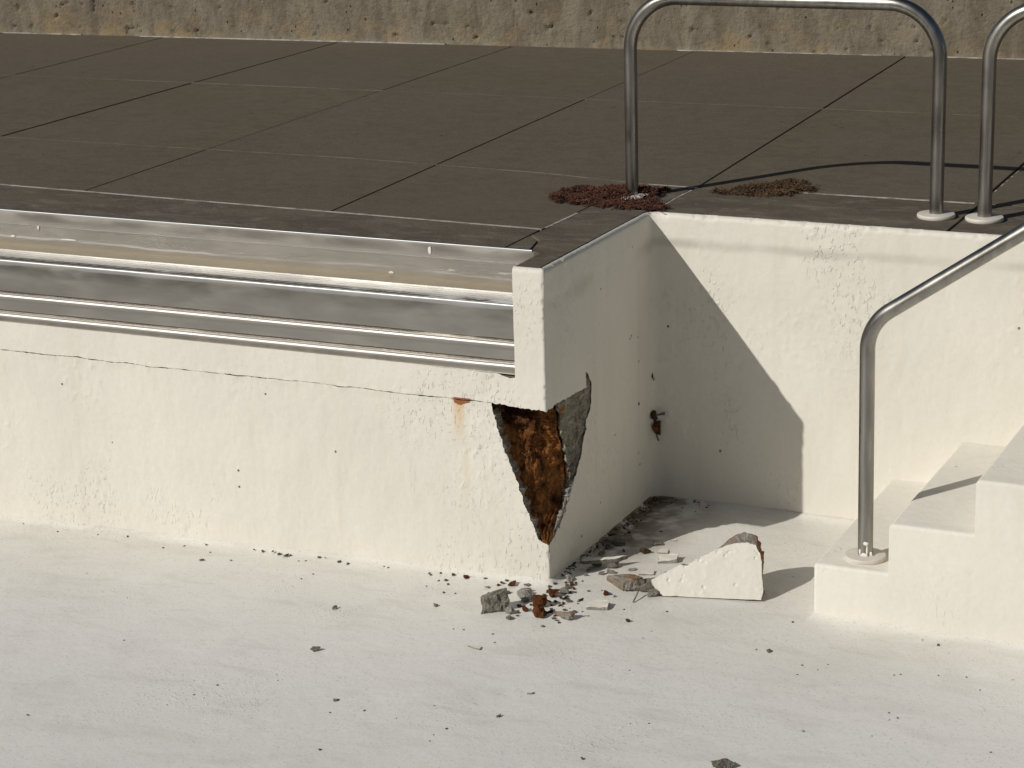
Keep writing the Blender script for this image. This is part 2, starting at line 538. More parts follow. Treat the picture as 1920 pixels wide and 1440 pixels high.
def box_geo(V, F, x0, x1, y0, y1, z0, z1):
    k = len(V)
    V += [(x0, y0, z0), (x1, y0, z0), (x1, y1, z0), (x0, y1, z0), (x0, y0, z1), (x1, y0, z1), (x1, y1, z1), (x0, y1, z1)]
    F += [tuple(k + i for i in f) for f in ((0, 3, 2, 1), (4, 5, 6, 7), (0, 1, 5, 4), (1, 2, 6, 5), (2, 3, 7, 6), (3, 0, 4, 7))]


def inside(px, py, poly):
    r = np.zeros(px.shape, bool)
    n = len(poly)
    for i in range(n):
        x0, y0 = poly[i]
        x1, y1 = poly[(i + 1) % n]
        if y0 == y1:
            continue
        c = ((y0 > py) != (y1 > py)) & (px < (x1 - x0) * (py - y0) / (y1 - y0) + x0)
        r ^= c
    return r


def densify(poly, step, closed=True):
    out = []
    n = len(poly)
    for i in range(n if closed else n - 1):
        a, b = np.array(poly[i]), np.array(poly[(i + 1) % n])
        k = max(1, int(np.hypot(*(b - a)) / step))
        for j in range(k):
            out.append(a + (b - a) * j / k)
    if not closed:
        out.append(np.array(poly[-1]))
    return np.array(out)


def ragged(pts, amp, seed, step=0.004, freq=45):
    """densify an open line and shake it into a broken edge"""
    q = densify(pts, step, False)
    arc = np.concatenate([[0], np.cumsum(np.hypot(*np.diff(q, axis=0).T))])
    k = np.ones(len(q))
    k[0] = k[-1] = 0
    q[:, 0] += k * amp * fbm(arc * freq, arc * 0 + seed, 3, seed, 0.65)
    q[:, 1] += k * amp * fbm(arc * freq, arc * 0 + seed + 5.5, 3, seed + 4, 0.65)
    return [tuple(p) for p in q]


def masked_grid(name, s0, s1, z0, z1, ds, poly, keep, pos, heights):
    ns, nz = int(round((s1 - s0) / ds)) + 1, int(round((z1 - z0) / ds)) + 1
    S, Z = np.meshgrid(np.linspace(s0, s1, ns), np.linspace(z0, z1, nz), indexing='ij')
    if poly is not None:
        q = densify(poly, ds * 0.3)
        i = np.round((q[:, 0] - s0) / (s1 - s0) * (ns - 1)).astype(int)
        j = np.round((q[:, 1] - z0) / (z1 - z0) * (nz - 1)).astype(int)
        ok = (i >= 0) & (i < ns) & (j >= 0) & (j < nz)
        q, i, j = q[ok], i[ok], j[ok]
        d = np.hypot(S[i, j] - q[:, 0], Z[i, j] - q[:, 1])
        o = np.argsort(-d)
        S[i[o], j[o]] = q[o, 0]
        Z[i[o], j[o]] = q[o, 1]
        cs = (S[:-1, :-1] + S[1:, :-1] + S[:-1, 1:] + S[1:, 1:]) / 4
        cz = (Z[:-1, :-1] + Z[1:, :-1] + Z[:-1, 1:] + Z[1:, 1:]) / 4
        mask = inside(cs, cz, poly)
        if not keep:
            mask = ~mask
    else:
        mask = np.ones((ns - 1, nz - 1), bool)
    P = pos(S, Z, heights(S, Z)).reshape(-1, 3)
    idx = np.arange(ns * nz).reshape(ns, nz)
    F = np.stack([idx[:-1, :-1], idx[1:, :-1], idx[1:, 1:], idx[:-1, 1:]], -1)[mask]
    used = np.unique(F)
    re = np.full(len(P), -1)
    re[used] = np.arange(len(used))
    return np_mesh(name, P[used], re[F])


RT = 0.017          # rounding of the painted rims


def rim(Z):
    """unroll the rounded rim: returns height and set-back"""
    t = np.clip((Z - (H - RT)) / RT, 0, math.pi / 2)
    return np.where(Z > H - RT, H - RT + RT * np.sin(t), Z), np.where(Z > H - RT, RT * (1 - np.cos(t)), 0)


ZTOP = H - RT + RT * math.pi / 2


def corner_pos(r):
    def f(S, Z, h):
        z, back = rim(Z)
        h = h - back
        th = np.clip((S + r) / (2 * r), 0, 1) * math.pi / 2
        mid = (S > -r) & (S < r)
        nx = np.where(S <= -r, 0, np.where(S >= r, 1, np.sin(th)))
        ny = np.where(S <= -r, -1, np.where(S >= r, 0, -np.cos(th)))
        x = np.where(mid, -r + r * np.sin(th), np.where(S <= -r, S, 0))
        y = np.where(mid, r - r * np.cos(th), np.where(S >= r, S, 0))
        return np.stack([x + nx * h, y + ny * h, z], -1)
    return f


def wall_relief(S, Z, seed=0):
    h = 0.0022 * fbm(S * 2.2, Z * 2.2, 2, 3 + seed)
    h = h + 0.0010 * fbm(S * 14, Z * 7, 3, 13 + seed)
    zone = sstep(0.1, 0.6, fbm(S * 3, Z * 2.2, 2, 23 + seed))
    b = fbm(S * 42, Z * 26, 2, 29 + seed)
    return h + zone * 0.0016 * sstep(0.25, 0.6, b)


# ------------------------------------------------------------------ the setting: ground, floor
V, F = [], []
R_ = 700
xs, ys = [-R_, -9, 7, R_], [-R_, -5.2, 1.2, R_]
for i in range(3):
    for j in range(3):
        if i == 1 and j == 1:
            continue
        k = len(V)
        V += [(xs[i], ys[j], 1.0), (xs[i + 1], ys[j], 1.0), (xs[i + 1], ys[j + 1], 1.0), (xs[i], ys[j + 1], 1.0)]
        F.append((k, k + 1, k + 2, k + 3))
for (a, b_) in (((-9, -5.2), (7, -5.2)), ((7, -5.2), (7, 1.2)), ((-9, 1.2), (-9, -5.2))):
    k = len(V)
    V += [(*a, 1.0), (*b_, 1.0), (*b_, -0.6), (*a, -0.6)]
    F.append((k, k + 1, k + 2, k + 3))
ground = link('ground', py_mesh('ground', V, F), M['ground'])
ground['kind'] = 'structure'

ax = np.concatenate([np.linspace(-9, -3.3, 20)[:-1], np.arange(-3.3, 2.8, 0.011), np.linspace(2.82, 7, 12)])
ay = np.concatenate([np.linspace(-5.3, -2.9, 12)[:-1], np.arange(-2.9, -0.12, 0.014), np.arange(-0.12, 1.0, 0.010)])
GX, GY = np.meshgrid(ax, ay, indexing='ij')
GZ = floor_z(GX, GY)
idx = np.arange(GX.size).reshape(GX.shape)
FF = np.stack([idx[:-1, :-1], idx[1:, :-1], idx[1:, 1:], idx[:-1, 1:]], -1).reshape(-1, 4)
pool_floor = link('pool_floor', np_mesh('pool_floor', np.stack([GX, GY, GZ], -1).reshape(-1, 3), FF), M['floor'])
pool_floor['kind'] = 'structure'

# ------------------------------------------------------------------ the setting: deck of slabs
V, F = [], []
for (x0, x1, y0, y1) in ((-9, -0.03, 0.24, 5.4), (-0.03, 6.9, D + 0.03, 5.4)):
    k = len(V)
    V += [(x0, y0, H - 0.05), (x1, y0, H - 0.05), (x1, y1, H - 0.05), (x0, y1, H - 0.05)]
    F.append((k, k + 1, k + 2, k + 3))
deck = link('deck', py_mesh('deck', V, F), M['core'])
deck['kind'] = 'structure'


def slab(name, outline, mat, top=H, thick=0.045, cham=0.003, label=None):
    """flat paving piece with a fine chamfer, from a counter-clockwise outline"""
    n = len(outline)
    P = np.array(outline, float)
    nx = np.roll(P, -1, 0) - np.roll(P, 1, 0)
    nrm_ = np.stack([-nx[:, 1], nx[:, 0]], -1)
    nrm_ /= np.linalg.norm(nrm_, axis=1)[:, None]
    Q = P + nrm_ * cham
    V = [(*p, top - thick) for p in P] + [(*p, top - cham) for p in P] + [(*q, top) for q in Q]
    F = [tuple(2 * n + i for i in range(n))]
    for i in range(n):
        j = (i + 1) % n
        F += [(i, j, n + j, n + i), (n + i, n + j, 2 * n + j, 2 * n + i)]
    return link(name, py_mesh(name, V, F), mat, deck)


cols = [(-6.6, -0.037), (-5.48, -0.037), (-4.36, -0.037), (-3.32, -0.017), (-2.22, -0.0266), (-1.091, -0.0439), (0.076, -0.051), (1.09, -0.02), (2.2, -0.03), (3.3, -0.03), (4.4, -0.03)]
gaps = [0.003, 0.003, 0.0025, 0.0055, 0.003, 0.003, 0.0033, 0.005, 0.003, 0.003, 0.003]


def colx(i, y):
    return cols[i][0] + cols[i][1] * y


def rowE(x):
    return 0.5365 - 0.038 * x


def rowT1(x):
    return np.interp(x, [-7, -1.6, -0.65, -0.2, 0, 0.42, 5], [1.54, 1.55, 1.486, 1.396, 1.39, 1.415, 1.44])


def rowT2(x):
    return 3.23 + 0.0228 * x


def rowB(x):
    return 4.93 + 0.06 * x


TG = 0.0022
EG = 0.0035
for i in range(len(cols) - 1):
    for lo, hi, gl, gh, rowname in ((rowE, rowT1, EG, TG, 'A'), (rowT1, rowT2, TG, TG, 'B'), (rowT2, rowB, TG, 0.006, 'C')):
        right = i + 1
        xr = None
        if rowname == 'A':
            if i >= 6:
                continue
            if i == 5:
                xr = -0.249
        xa = colx(i, lo(cols[i][0])) + gaps[i]
        xb = (xr if xr is not None else colx(right, lo(cols[right][0])) - gaps[right])
        bx_ = np.linspace(xa, xb, 7)
        bot = [(x, lo(x) + gl) for x in bx_]
        xa2 = colx(i, hi(cols[i][0])) + gaps[i]
        xb2 = (xr if xr is not None else colx(right, hi(cols[right][0])) - gaps[right])
        tx = np.linspace(xb2, xa2, 7)
        topl = [(x, hi(x) - gh) for x in tx]
        slab('slab', bot + topl, M['deck'], H + rnd.uniform(-0.0012, 0.0012), 0.045, 0.0022)

# darker worn coping along the pool edge
lx = np.linspace(-6.5, -0.253, 24)
slab('coping', [(x, 0.2375 + 0.001 * math.sin(x * 3)) for x in lx] + [(x, rowE(x) - EG) for x in lx[::-1]], M['coping'], H + 0.0005)
slab('coping', [(-PW + 0.004, 0.012), (-0.016, 0.012), (-0.0165, D - 0.02), (-0.0165, D + 0.012), (-0.004, D + 0.017), (-0.004, 1.386), (-0.246, 1.392), (-0.241, 0.56), (-0.249, 0.45), (-0.185, 0.38), (-0.15, 0.24), (-PW + 0.004, 0.20)], M['coping'], H + 0.0008)
slab('coping', [(-0.252, 0.236), (-0.157, 0.236), (-0.190, 0.376), (-0.2525, 0.445)], M['coping'], H - 0.001)
slab('coping', [(0.004, D + 0.0165), (1.070, D + 0.0165), (1.068, 1.408), (0.42, 1.411), (0.004, 1.386)], M['coping'], H + 0.0004)
slab('coping', [(1.080, D + 0.0165), (3.2, D + 0.0165), (3.2, 1.425), (1.078, 1.412)], M['coping'], H)


def strip(name, pts, w, top, mat):
    """mortar line in a joint: a low ribbon with a real section"""
    V, F = [], []
    P = np.array(pts)
    t = np.gradient(P, axis=0)
    t /= np.linalg.norm(t, axis=1)[:, None]
    n_ = np.stack([-t[:, 1], t[:, 0]], -1)
    for k, (p, n2) in enumerate(zip(P, n_)):
        ww = w * (1 + 0.5 * float(pn(p[0] * 24, p[1] * 24, 3)))
        zz = top + 0.0006 * float(pn(p[0] * 30, p[1] * 30, 8))
        a, b_ = p + n2 * ww / 2, p - n2 * ww / 2
        V += [(*a, top - 0.03), (*a, zz), (*b_, zz), (*b_, top - 0.03)]
        if k:
            q = 4 * (k - 1)
            F += [(q, q + 1, q + 5, q + 4), (q + 1, q + 2, q + 6, q + 5), (q + 2, q + 3, q + 7, q + 6)]
    return link(name, py_mesh(name, V, F), mat, deck)


def line(f, x0, x1, n=160):
    return [(x, float(f(x))) for x in np.linspace(x0, x1, n)]


strip('joint_mortar', line(rowT1, -6.4, -0.26), 0.0052, H + 0.0012, M['filler'])
strip('joint_mortar', line(rowT2, -6.4, 3), 0.0052, H + 0.0012, M['filler'])
strip('edge_mortar', line(rowE, -6.4, -0.25, 300), 0.013, H + 0.0016, M['caulk'])
strip('edge_mortar', line(rowT1, -0.20, 0.01, 60), 0.010, H + 0.0016, M['caulk'])
strip('edge_mortar', line(rowT1, 0.40, 1.05, 120), 0.012, H + 0.0016, M['caulk'])
strip('edge_mortar', [(-0.243 + 0.003 * math.sin(t * 9), t) for t in np.linspace(0.56, 0.83, 60)], 0.011, H + 0.0018, M['caulk'])
strip('edge_mortar', [(0.002 + 0.002 * math.sin(t * 30), t) for t in np.linspace(1.02, 1.34, 60)], 0.008, H + 0.0014, M['caulk'])
strip('edge_mortar', [(1.081 - 0.02 * (t - 1), t) for t in np.linspace(1.42, 2.1, 80)], 0.006, H + 0.001, M['caulk'])

for (x0_, x1_) in ((-5.7, -5.1), (-4.7, -2.75), (-1.4, -0.3), (0.0, 0.7)):
    strip('edge_mortar', line(lambda x: rowB(x) - 0.012, x0_, x1_, 120), 0.016, H + 0.004, M['caulk'])

# ------------------------------------------------------------------ weathered concrete wall behind the deck
ow = thing('concrete_wall', 'weathered grey concrete wall with pits and ochre lichen behind the deck', 'wall', (0, 4.93, H))


def ow_pos(S, Z, h):
    y = 4.93 + 0.06 * S - h
    return np.stack([S, y, Z], -1)


def ow_h(S, Z):
    h = 0.004 * fbm(S * 3, Z * 3, 3, 51)
    p = fbm(S * 17, Z * 14, 3, 57, 0.6)
    h = h - 0.016 * sstep(0.72, 0.95, p)
    h = h + 0.012 * np.exp(-np.maximum(Z - H, 0) / 0.012) * (0.6 + 0.8 * fbm(S * 8, S * 0, 3, 61))
    return h


def rebase(me, loc):
    n_ = len(me.vertices)
    a = np.empty(n_ * 3, np.float32)
    me.vertices.foreach_get('co', a)
    a = a.reshape(-1, 3) - np.array(loc, np.float32)
    me.vertices.foreach_set('co', a.ravel())
    me.update()
    return me


def relink(name, me, mat, parent):
    """child in place: keeps world coordinates in the mesh, whatever the parent's base point"""
    o = link(name, me, mat, parent)
    o.matrix_parent_inverse = Matrix.Translation(-Vector(parent.location))
    return o


relink('wall_face', masked_grid('wall_face', -7.2, 4.2, H - 0.03, H + 0.48, 0.0095, None, True, ow_pos, ow_h), M['oldwall'], ow)
V, F = [], []
for x0, x1 in ((-7.2, 4.2),):
    V = [(x0, 4.96 + 0.06 * x0, H - 0.05), (x1, 4.96 + 0.06 * x1, H - 0.05), (x1, 5.25 + 0.06 * x1, H - 0.05), (x0, 5.25 + 0.06 * x0, H - 0.05)]
    V += [(a, b_, H + 1.05) for a, b_, _ in V]
    F = [(0, 3, 2, 1), (4, 5, 6, 7), (0, 1, 5, 4), (1, 2, 6, 5), (2, 3, 7, 6), (3, 0, 4, 7)]
    for v in range(2):
        pass
relink('wall_body', py_mesh('wall_body', V, F), M['oldwall'], ow)

# ------------------------------------------------------------------ broken pool wall
pw = thing('pool_wall', 'cream painted pool wall with steel gutter on top and a broken rusty corner', 'wall', (0, 0, 0))

# broken outline, unrolled: front face left of 0, return face right of 0
left = [(-0.199, 0.614), (-0.197, 0.590), (-0.184, 0.548), (-0.152, 0.443), (-0.121, 0.372), (-0.085, 0.263), (-0.057, 0.201), (-0.039, 0.150), (-0.004, 0.136)]
right = [(-0.004, 0.136), (0.030, 0.150), (0.089, 0.178), (0.158, 0.231), (0.206, 0.292), (0.278, 0.374), (0.300, 0.430), (0.322, 0.448), (0.322, 0.478), (0.356, 0.505), (0.368, 0.53), (0.374, 0.600), (0.352, 0.634), (0.330, 0.652), (YS, 0.640)]
wander = [(x, ZJ + 0.0030 * float(fbm(x * 7, 0.4, 5, 69, 0.75))) for x in np.linspace(-3.3, -0.26, 60)]
topline = ragged([(x, z - 0.0014 - 0.0022 * float(fbm(x * 13, 2.4, 3, 70))) for x, z in wander] + [(-0.199, 0.613)], 0.0012, 71, 0.006, 34)
lo_poly = [(-3.3, 2.0)] + topline[:-1] + ragged(left, 0.0035, 73)[:-1] + ragged(right, 0.004, 77)[:-1] + [(YS, 0.64), (YS, 2.0)]
cpos = corner_pos(0.006)


def lower_h(S, Z):
    h = wall_relief(S, Z)
    crack = 0.0022 * sstep(0.03, 0.0, np.abs(ZJ - Z)) * sstep(-0.2, 0.25, fbm(S * 11, Z * 3, 3, 83)) * (S < -0.2)
    foot = 0.0
    chipped = -0.004 * sstep(0.25, 0.6, fbm(S * 0 + 3.3, Z * 26, 3, 87)) * sstep(0.012, 0.0, np.abs(S))
    inner = 0.014 * np.exp(-np.maximum(D - S, 0) / 0.012)
    band = 0.002 * sstep(H - 0.115, H - 0.085, Z)
    return h + crack + foot + chipped + inner + band


relink('lower_wall', masked_grid('lower_wall', -3.2, D + 0.004, -0.12, ZTOP, 0.005, lo_poly, False, cpos, lower_h), M['front'], pw)

# upper beam that carries the gutter, with its squared end beside the gutter
bot = ragged([(x, z + 0.0006) for x, z in wander] + [(-0.2, ZJ + 0.001), (-0.185, ZJ - 0.002), (-0.16, ZJ - 0.003), (-0.08, ZJ - 0.008), (0.0, ZJ - 0.008), (0.05, ZJ - 0.008), (0.09, ZJ - 0.006), (0.2, ZJ - 0.012), (YS, ZJ - 0.016)], 0.0012, 91, 0.006, 34)
up = ragged([(-PW - 0.02, ZG - 0.016), (-PW - 0.06, ZG - 0.004), (-0.5, ZG), (-3.3, ZG)], 0.0016, 97, 0.006, 30)
bot = [(a, b_ + (0.0045 * float(fbm(a * 60, 1.7, 4, 95, 0.7)) if a > -0.19 else 0.0)) for a, b_ in bot]
beam_poly = bot[:-1] + [(YS, ZJ - 0.016), (YS, 2.0), (-PW, 2.0), (-PW, ZG - 0.012)] + up


def beam_h(S, Z):
    h = 0.0012 * fbm(S * 2.2, Z * 2.2, 2, 103) + 0.0006 * fbm(S * 18, Z * 14, 3, 107)
    h = h + 0.0016 - 0.0035 * sstep(0.2, 0.55, fbm(S * 0 + 1.3, Z * 34, 3, 111)) * sstep(0.010, 0.0, np.abs(S))
    curl = 0.002 * sstep(0.02, 0.0, Z - ZJ) * sstep(0.0, 0.4, fbm(S * 15, Z * 0, 3, 113))
    drip = 0.004 * sstep(0.35, 0.6, fbm(S * 30, Z * 8, 2, 117)) * sstep(H - 0.04, H, Z) * (S > 0)
    return h + curl + drip + 0.002 * sstep(H - 0.115, H - 0.085, Z) * (S > 0)


relink('gutter_beam', masked_grid('gutter_beam', -3.2, YS, ZJ - 0.03, ZTOP, 0.004, beam_poly, True, cpos, beam_h), M['front'], pw)
V, F = [], []
box_geo(V, F, -9, -0.03, 0.012, 0.30, ZJ + 0.006, ZG - 0.006)
box_geo(V, F, -PW + 0.001, -0.022, 0.012, 0.30, ZG - 0.005, H - 0.046)
box_geo(V, F, -9, -3.2, 0.0, 0.3, -0.4, ZJ)
box_geo(V, F, -9, -3.2, -0.002, 0.01, ZJ + 0.001, ZG)
relink('beam_top', py_mesh('beam_top', [(-9, 0.0005, ZG - 0.0025), (-PW + 0.002, 0.0005, ZG - 0.0025), (-PW + 0.002, 0.04, ZG - 0.0020), (-9, 0.04, ZG - 0.0020)], [(0, 1, 2, 3)]), M['front'], pw)
relink('beam_core', py_mesh('beam_core', V, F), M['core'], pw)

# the break itself: rusted core and a flaked grey face on the return side
zL = np.array([p[1] for p in left])[::-1]
xL_ = np.array([p[0] for p in left])[::-1]
zR = np.array([0.136, 0.150, 0.178, 0.231, 0.292, 0.374, 0.43, 0.478, 0.52, 0.60, 0.70])
yR_ = np.array([0.0, 0.030, 0.089, 0.158, 0.206, 0.278, 0.31, 0.332, 0.366, 0.382, 0.385])
YJ_Z, YJ_Y = [0.11, 0.15, 0.2, 0.25, 0.3, 0.4, 0.5, 0.6, 0.7], [0.008, 0.028, 0.105, 0.165, 0.198, 0.178, 0.142, 0.122, 0.118]


def break_surface(rust, nu, nz, seed, amp, fr):
    """plan of the break at every height: a cut on the left, a rusted face turned to the pool, a crevice, a flaked face along the return"""
    T_, Zg = np.meshgrid(np.linspace(0, 1, nu), np.linspace(0.112, 0.70, nz), indexing='ij')
    xl = np.interp(Zg, zL, xL_)
    yr = np.interp(Zg, zR, yR_)
    yj = np.interp(Zg, YJ_Z, YJ_Y) + 0.012 * fbm(Zg * 26, Zg * 0, 4, 119, 0.65)
    yj = np.minimum(yj, yr * 0.97)
    k = np.clip(-xl / 0.19, 0.08, 1)
    yc = 0.074 * k + 0.045 * sstep(0.53, 0.60, Zg) + 0.012 * fbm(Zg * 20, Zg * 0 + 4, 3, 123) * k
    xe = -0.026 * np.clip(yr / 0.2, 0.12, 1)
    if rust:
        tt = [0.0, 0.14, 0.86, 0.93, 1.0]
        cx_ = np.stack([xl - 0.010, xl + 0.006 * k, xe, xe - 0.012 * k, xe - 0.02 * k], 0)
        cy_ = np.stack([yc * 0 + 0.004, yc, yj, yj + 0.018 * k, yj + 0.045 * k], 0)
    else:
        tt = [0.0, 0.07, 0.14, 0.6, 1.0]
        cx_ = np.stack([xe - 0.012 * k, xe * 0.95, xe * 0.6, xe * 0.45, yr * 0 - 0.0035], 0)
        cy_ = np.stack([yj + 0.035 * k, yj + 0.012 * k, yj + 0.008 * k, yj * 0.4 + yr * 0.6, yr + 0.010], 0)
    x = np.zeros_like(T_)
    y = np.zeros_like(T_)
    for i in range(4):
        m = (T_ >= tt[i]) & (T_ <= tt[i + 1])
        f = (T_ - tt[i]) / (tt[i + 1] - tt[i])
        x = np.where(m, cx_[i] * (1 - f) + cx_[i + 1] * f, x)
        y = np.where(m, cy_[i] * (1 - f) + cy_[i + 1] * f, y)
    edge = np.clip(np.minimum(T_, 1 - T_) / 0.06, 0, 1)
    arcl = T_ * (0.3 if rust else 0.25)
    n1 = fbm(arcl * fr, Zg * fr, 5, seed, 0.52)
    d = edge * amp * n1 * np.clip(k * 1.6, 0.2, 1)
    if rust:
        d = d + edge * k * (-0.020 * np.exp(-((T_ - 0.50) / 0.14) ** 2 - ((Zg - 0.525) / 0.045) ** 2)
                            + 0.034 * np.exp(-((T_ - 0.56) / 0.10) ** 2 - ((Zg - 0.460) / 0.020) ** 2)
                            - 0.010 * np.exp(-((T_ - 0.34) / 0.10) ** 2 - ((Zg - 0.40) / 0.05) ** 2))
        x = x - 0.40 * d
        y = y + 0.92 * d
        y = np.maximum(y, 0.003)
    else:
        x = np.minimum(x - 0.9 * d, -0.002)
        y = y + 0.3 * d
    z = Zg + 0.006 * edge * fbm(arcl * fr * 1.3, Zg * fr, 3, seed + 9)
    P = np.stack([x, y, z], -1).reshape(-1, 3)
    idx = np.arange(nu * nz).reshape(nu, nz)
    return P, np.stack([idx[:-1, :-1], idx[1:, :-1], idx[1:, 1:], idx[:-1, 1:]], -1).reshape(-1, 4)


P, Fq = break_surface(True, 150, 260, 121, 0.016, 17)
o = relink('rusted_core', np_mesh('rusted_core', P, Fq, False), M['rust'], pw)
o['label'] = 'orange brown rusted core inside the broken corner'
P, Fq = break_surface(False, 80, 260, 131, 0.0075, 30)
o = relink('flaked_concrete', np_mesh('flaked_concrete', P, Fq, False), M['flakegrey'], pw)
o['label'] = 'grey bare concrete where the paint skin came off'

# grey broken rims just inside the painted skin
def rim_band(name, pts, seed, mat, wmax, deep):
    q = np.array(ragged(pts, 0.0035, seed))
    V, F = [], []
    for k, (s, z) in enumerate(q):
        w = wmax * max(0.12, 0.55 + 1.1 * float(fbm(z * 34, 3.0, 4, seed + 7, 0.7)))
        w2 = w * (1.5 + 0.8 * float(pn(z * 70, 1.5, seed + 3)))
        j = 0.004 * float(pn(z * 120, 7.5, seed))
        if s < 0:
            V += [(s - 0.002, 0.0012, z), (s + w * 0.4, 0.006 + j, z - 0.002), (s + w2 * 0.6, deep + j, z - 0.004), (s + w2 * 0.4, deep + 0.03, z - 0.004)]
        else:
            V += [(-0.0012, s + 0.002, z), (-0.004 - j, s - w * 0.6, z - 0.002), (-deep * 0.6 - j, s - w2, z - 0.004), (-deep - 0.02, s - w2, z - 0.004)]
        if k:
            a = 4 * (k - 1)
            for m_ in range(3):
                F.append((a + m_, a + m_ + 1, a + m_ + 5, a + m_ + 4))
    relink(name, py_mesh(name, V, F), mat, pw)


rim_band('broken_rim', left[1:-1], 73, M['grey'], 0.006, 0.012)
rim_band('broken_rim', right[1:5], 77, M['palegrey'], 0.014, 0.010)

# ------------------------------------------------------------------ wall at the back of the recess
def back_pos(S, Z, h):
    z, back = rim(Z)
    return np.stack([S, D - (h - back), z], -1)


def back_h(S, Z):
    h = wall_relief(S, Z, 7)
    chip = -0.010 * sstep(0.3, 0.75, fbm(S * 16, Z * 16, 3, 207)) * sstep(H - 0.02, H, Z)
    knob = 0.006 * np.exp(-((S - 0.60) ** 2 + (Z - (H - 0.035)) ** 2) / 0.015 ** 2) - 0.008 * np.exp(-((S - 0.60) ** 2 + (Z - (H - 0.033)) ** 2) / 0.006 ** 2)
    return h + chip + knob + 0.0035 * sstep(H - 0.125, H - 0.085, Z) + 0.016 * np.exp(-np.maximum(S, 0) / 0.014)


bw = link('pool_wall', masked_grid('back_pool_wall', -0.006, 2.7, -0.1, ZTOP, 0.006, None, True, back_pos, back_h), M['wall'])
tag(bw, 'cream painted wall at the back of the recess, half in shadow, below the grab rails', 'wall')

# ------------------------------------------------------------------ steel gutter
gut = thing('pool_gutter', 'long stainless steel overflow gutter with ribbed ledge set into the wall top', 'gutter', (-PW, 0, ZG))


def sweep_x(name, prof, mat, x0=-9.0, x1=-PW - 0.001, wob=0.0004, parent=gut, sharp=28, seed=0):
    xs_ = np.concatenate([np.linspace(x0, -3.2, 8)[:-1], np.linspace(-3.2, x1, 150)])
    P = np.array(prof)
    V = []
    for x in xs_:
        dw = wob * float(fbm(x * 2.2, seed + 0.3, 3, seed))
        for (y, z) in P:
            V.append((x, y + dw, z + wob * 0.5 * float(pn(x * 3, y * 40 + seed, seed))))
    n_ = len(P)
    F = []
    for i in range(len(xs_) - 1):
        for j in range(n_ - 1):
            a = i * n_ + j
            F.append((a, a + n_, a + n_ + 1, a + 1))
    return relink(name, py_mesh(name, V, F, sharp=sharp), mat, parent)


def arc(cy, cz, r, a0, a1, n_=8):
    return [(cy + r * math.cos(math.radians(a)), cz + r * math.sin(math.radians(a))) for a in np.linspace(a0, a1, n_)]


sweep_x('top_trim', [(0.2365, H - 0.01), (0.2365, H + 0.0035)] + arc(0.2310, H + 0.0005, 0.003, 80, 180, 6) + [(0.2278, H - 0.006)], M['ribs'], x1=-0.143, seed=1)
sweep_x('back_plate', [(0.2290, H - 0.003), (0.2240, 1.0345), (0.2245, 1.0325), (0.2290, 1.0322), (0.2300, 0.955)], M['plate'], seed=2)
sweep_x('ledge', [(0.2300, 0.9568), (0.19, 0.9535), (0.152, 0.9490)], M['tanledge'], seed=12)
ribs = [(0.156, 0.9440), (0.154, 0.9520)]
for k in range(4):
    y0 = 0.152 - k * 0.0235
    ribs += [(y0, 0.9530), (y0 - 0.0130, 0.9510), (y0 - 0.0140, 0.9420), (y0 - 0.0225, 0.9420)]
ribs += [(0.056, 0.949), (0.054, 0.936)]
sweep_x('ribbed_ledge', ribs, M['ledge'], seed=3, sharp=20)
G0 = 0.0155         # the gutter front sits back from the painted face
sweep_x('drain_slot', [(0.056, 0.940), (0.052, 0.934), (0.038, 0.932), (0.034, 0.940)], M['plate'], seed=4)
sweep_x('lip', [(0.035, 0.932)] + arc(G0 + 0.0135, 0.9425, 0.0065, 0, 190, 10) + [(G0 + 0.0065, 0.934), (G0 + 0.0075, 0.928)], M['ribs'], seed=5)
sweep_x('front_plate', [(G0 + 0.0076, 0.934), (G0 + 0.0060, 0.922), (G0 + 0.0070, 0.88), (G0 + 0.0080, 0.8235)], M['steel'], wob=0.0022, seed=6)
sweep_x('upper_bead', [(G0 + 0.0085, 0.8262), (G0 + 0.0010, 0.8245)] + arc(G0 - 0.0005, 0.8125, 0.0120, 85, 222, 14) + [(G0 - 0.006, 0.8030), (G0 + 0.006, 0.8015)], M['bead'], wob=0.0008, seed=7)
sweep_x('lower_plate', [(G0 + 0.0065, 0.803), (G0 + 0.0078, 0.78), (G0 + 0.0085, 0.7515)], M['steel'], wob=0.0018, seed=8)
sweep_x('lower_bead', [(G0 + 0.009, 0.7540), (G0 + 0.0005, 0.7520)] + arc(G0 - 0.0010, 0.7395, 0.0125, 85, 232, 14) + [(G0 - 0.0070, 0.7262), (G0 - 0.0060, 0.7160)], M['bead'], wob=0.0008, seed=9)

# white paint drips on the back plate
def blob(name, c, ry, rz, n_vec, mat, parent, seed, tail=0.0):
    """flattened drop of paint lying on a plane facing -y or +z"""
    bm = bmesh.new()
    bmesh.ops.create_icosphere(bm, subdivisions=2, radius=1)
    for v in bm.verts:
        k = 1 + 0.25 * float(fbm(v.co.x * 2 + seed, v.co.z * 2, 2, seed))
        if n_vec == 'y':
            v.co = Vector((v.co.x * ry * k, v.co.y * 0.0018, v.co.z * rz * k - (tail if v.co.z < -0.5 else 0)))
        else:
            v.co = Vector((v.co.x * ry * k, v.co.y * rz * k, v.co.z * 0.0018))
        v.co += Vector(c)
    me = bpy.data.meshes.new(name)
    bm.to_mesh(me)
    bm.free()
    me.polygons.foreach_set('use_smooth', [True] * len(me.polygons))
    return relink(name, me, mat, parent)


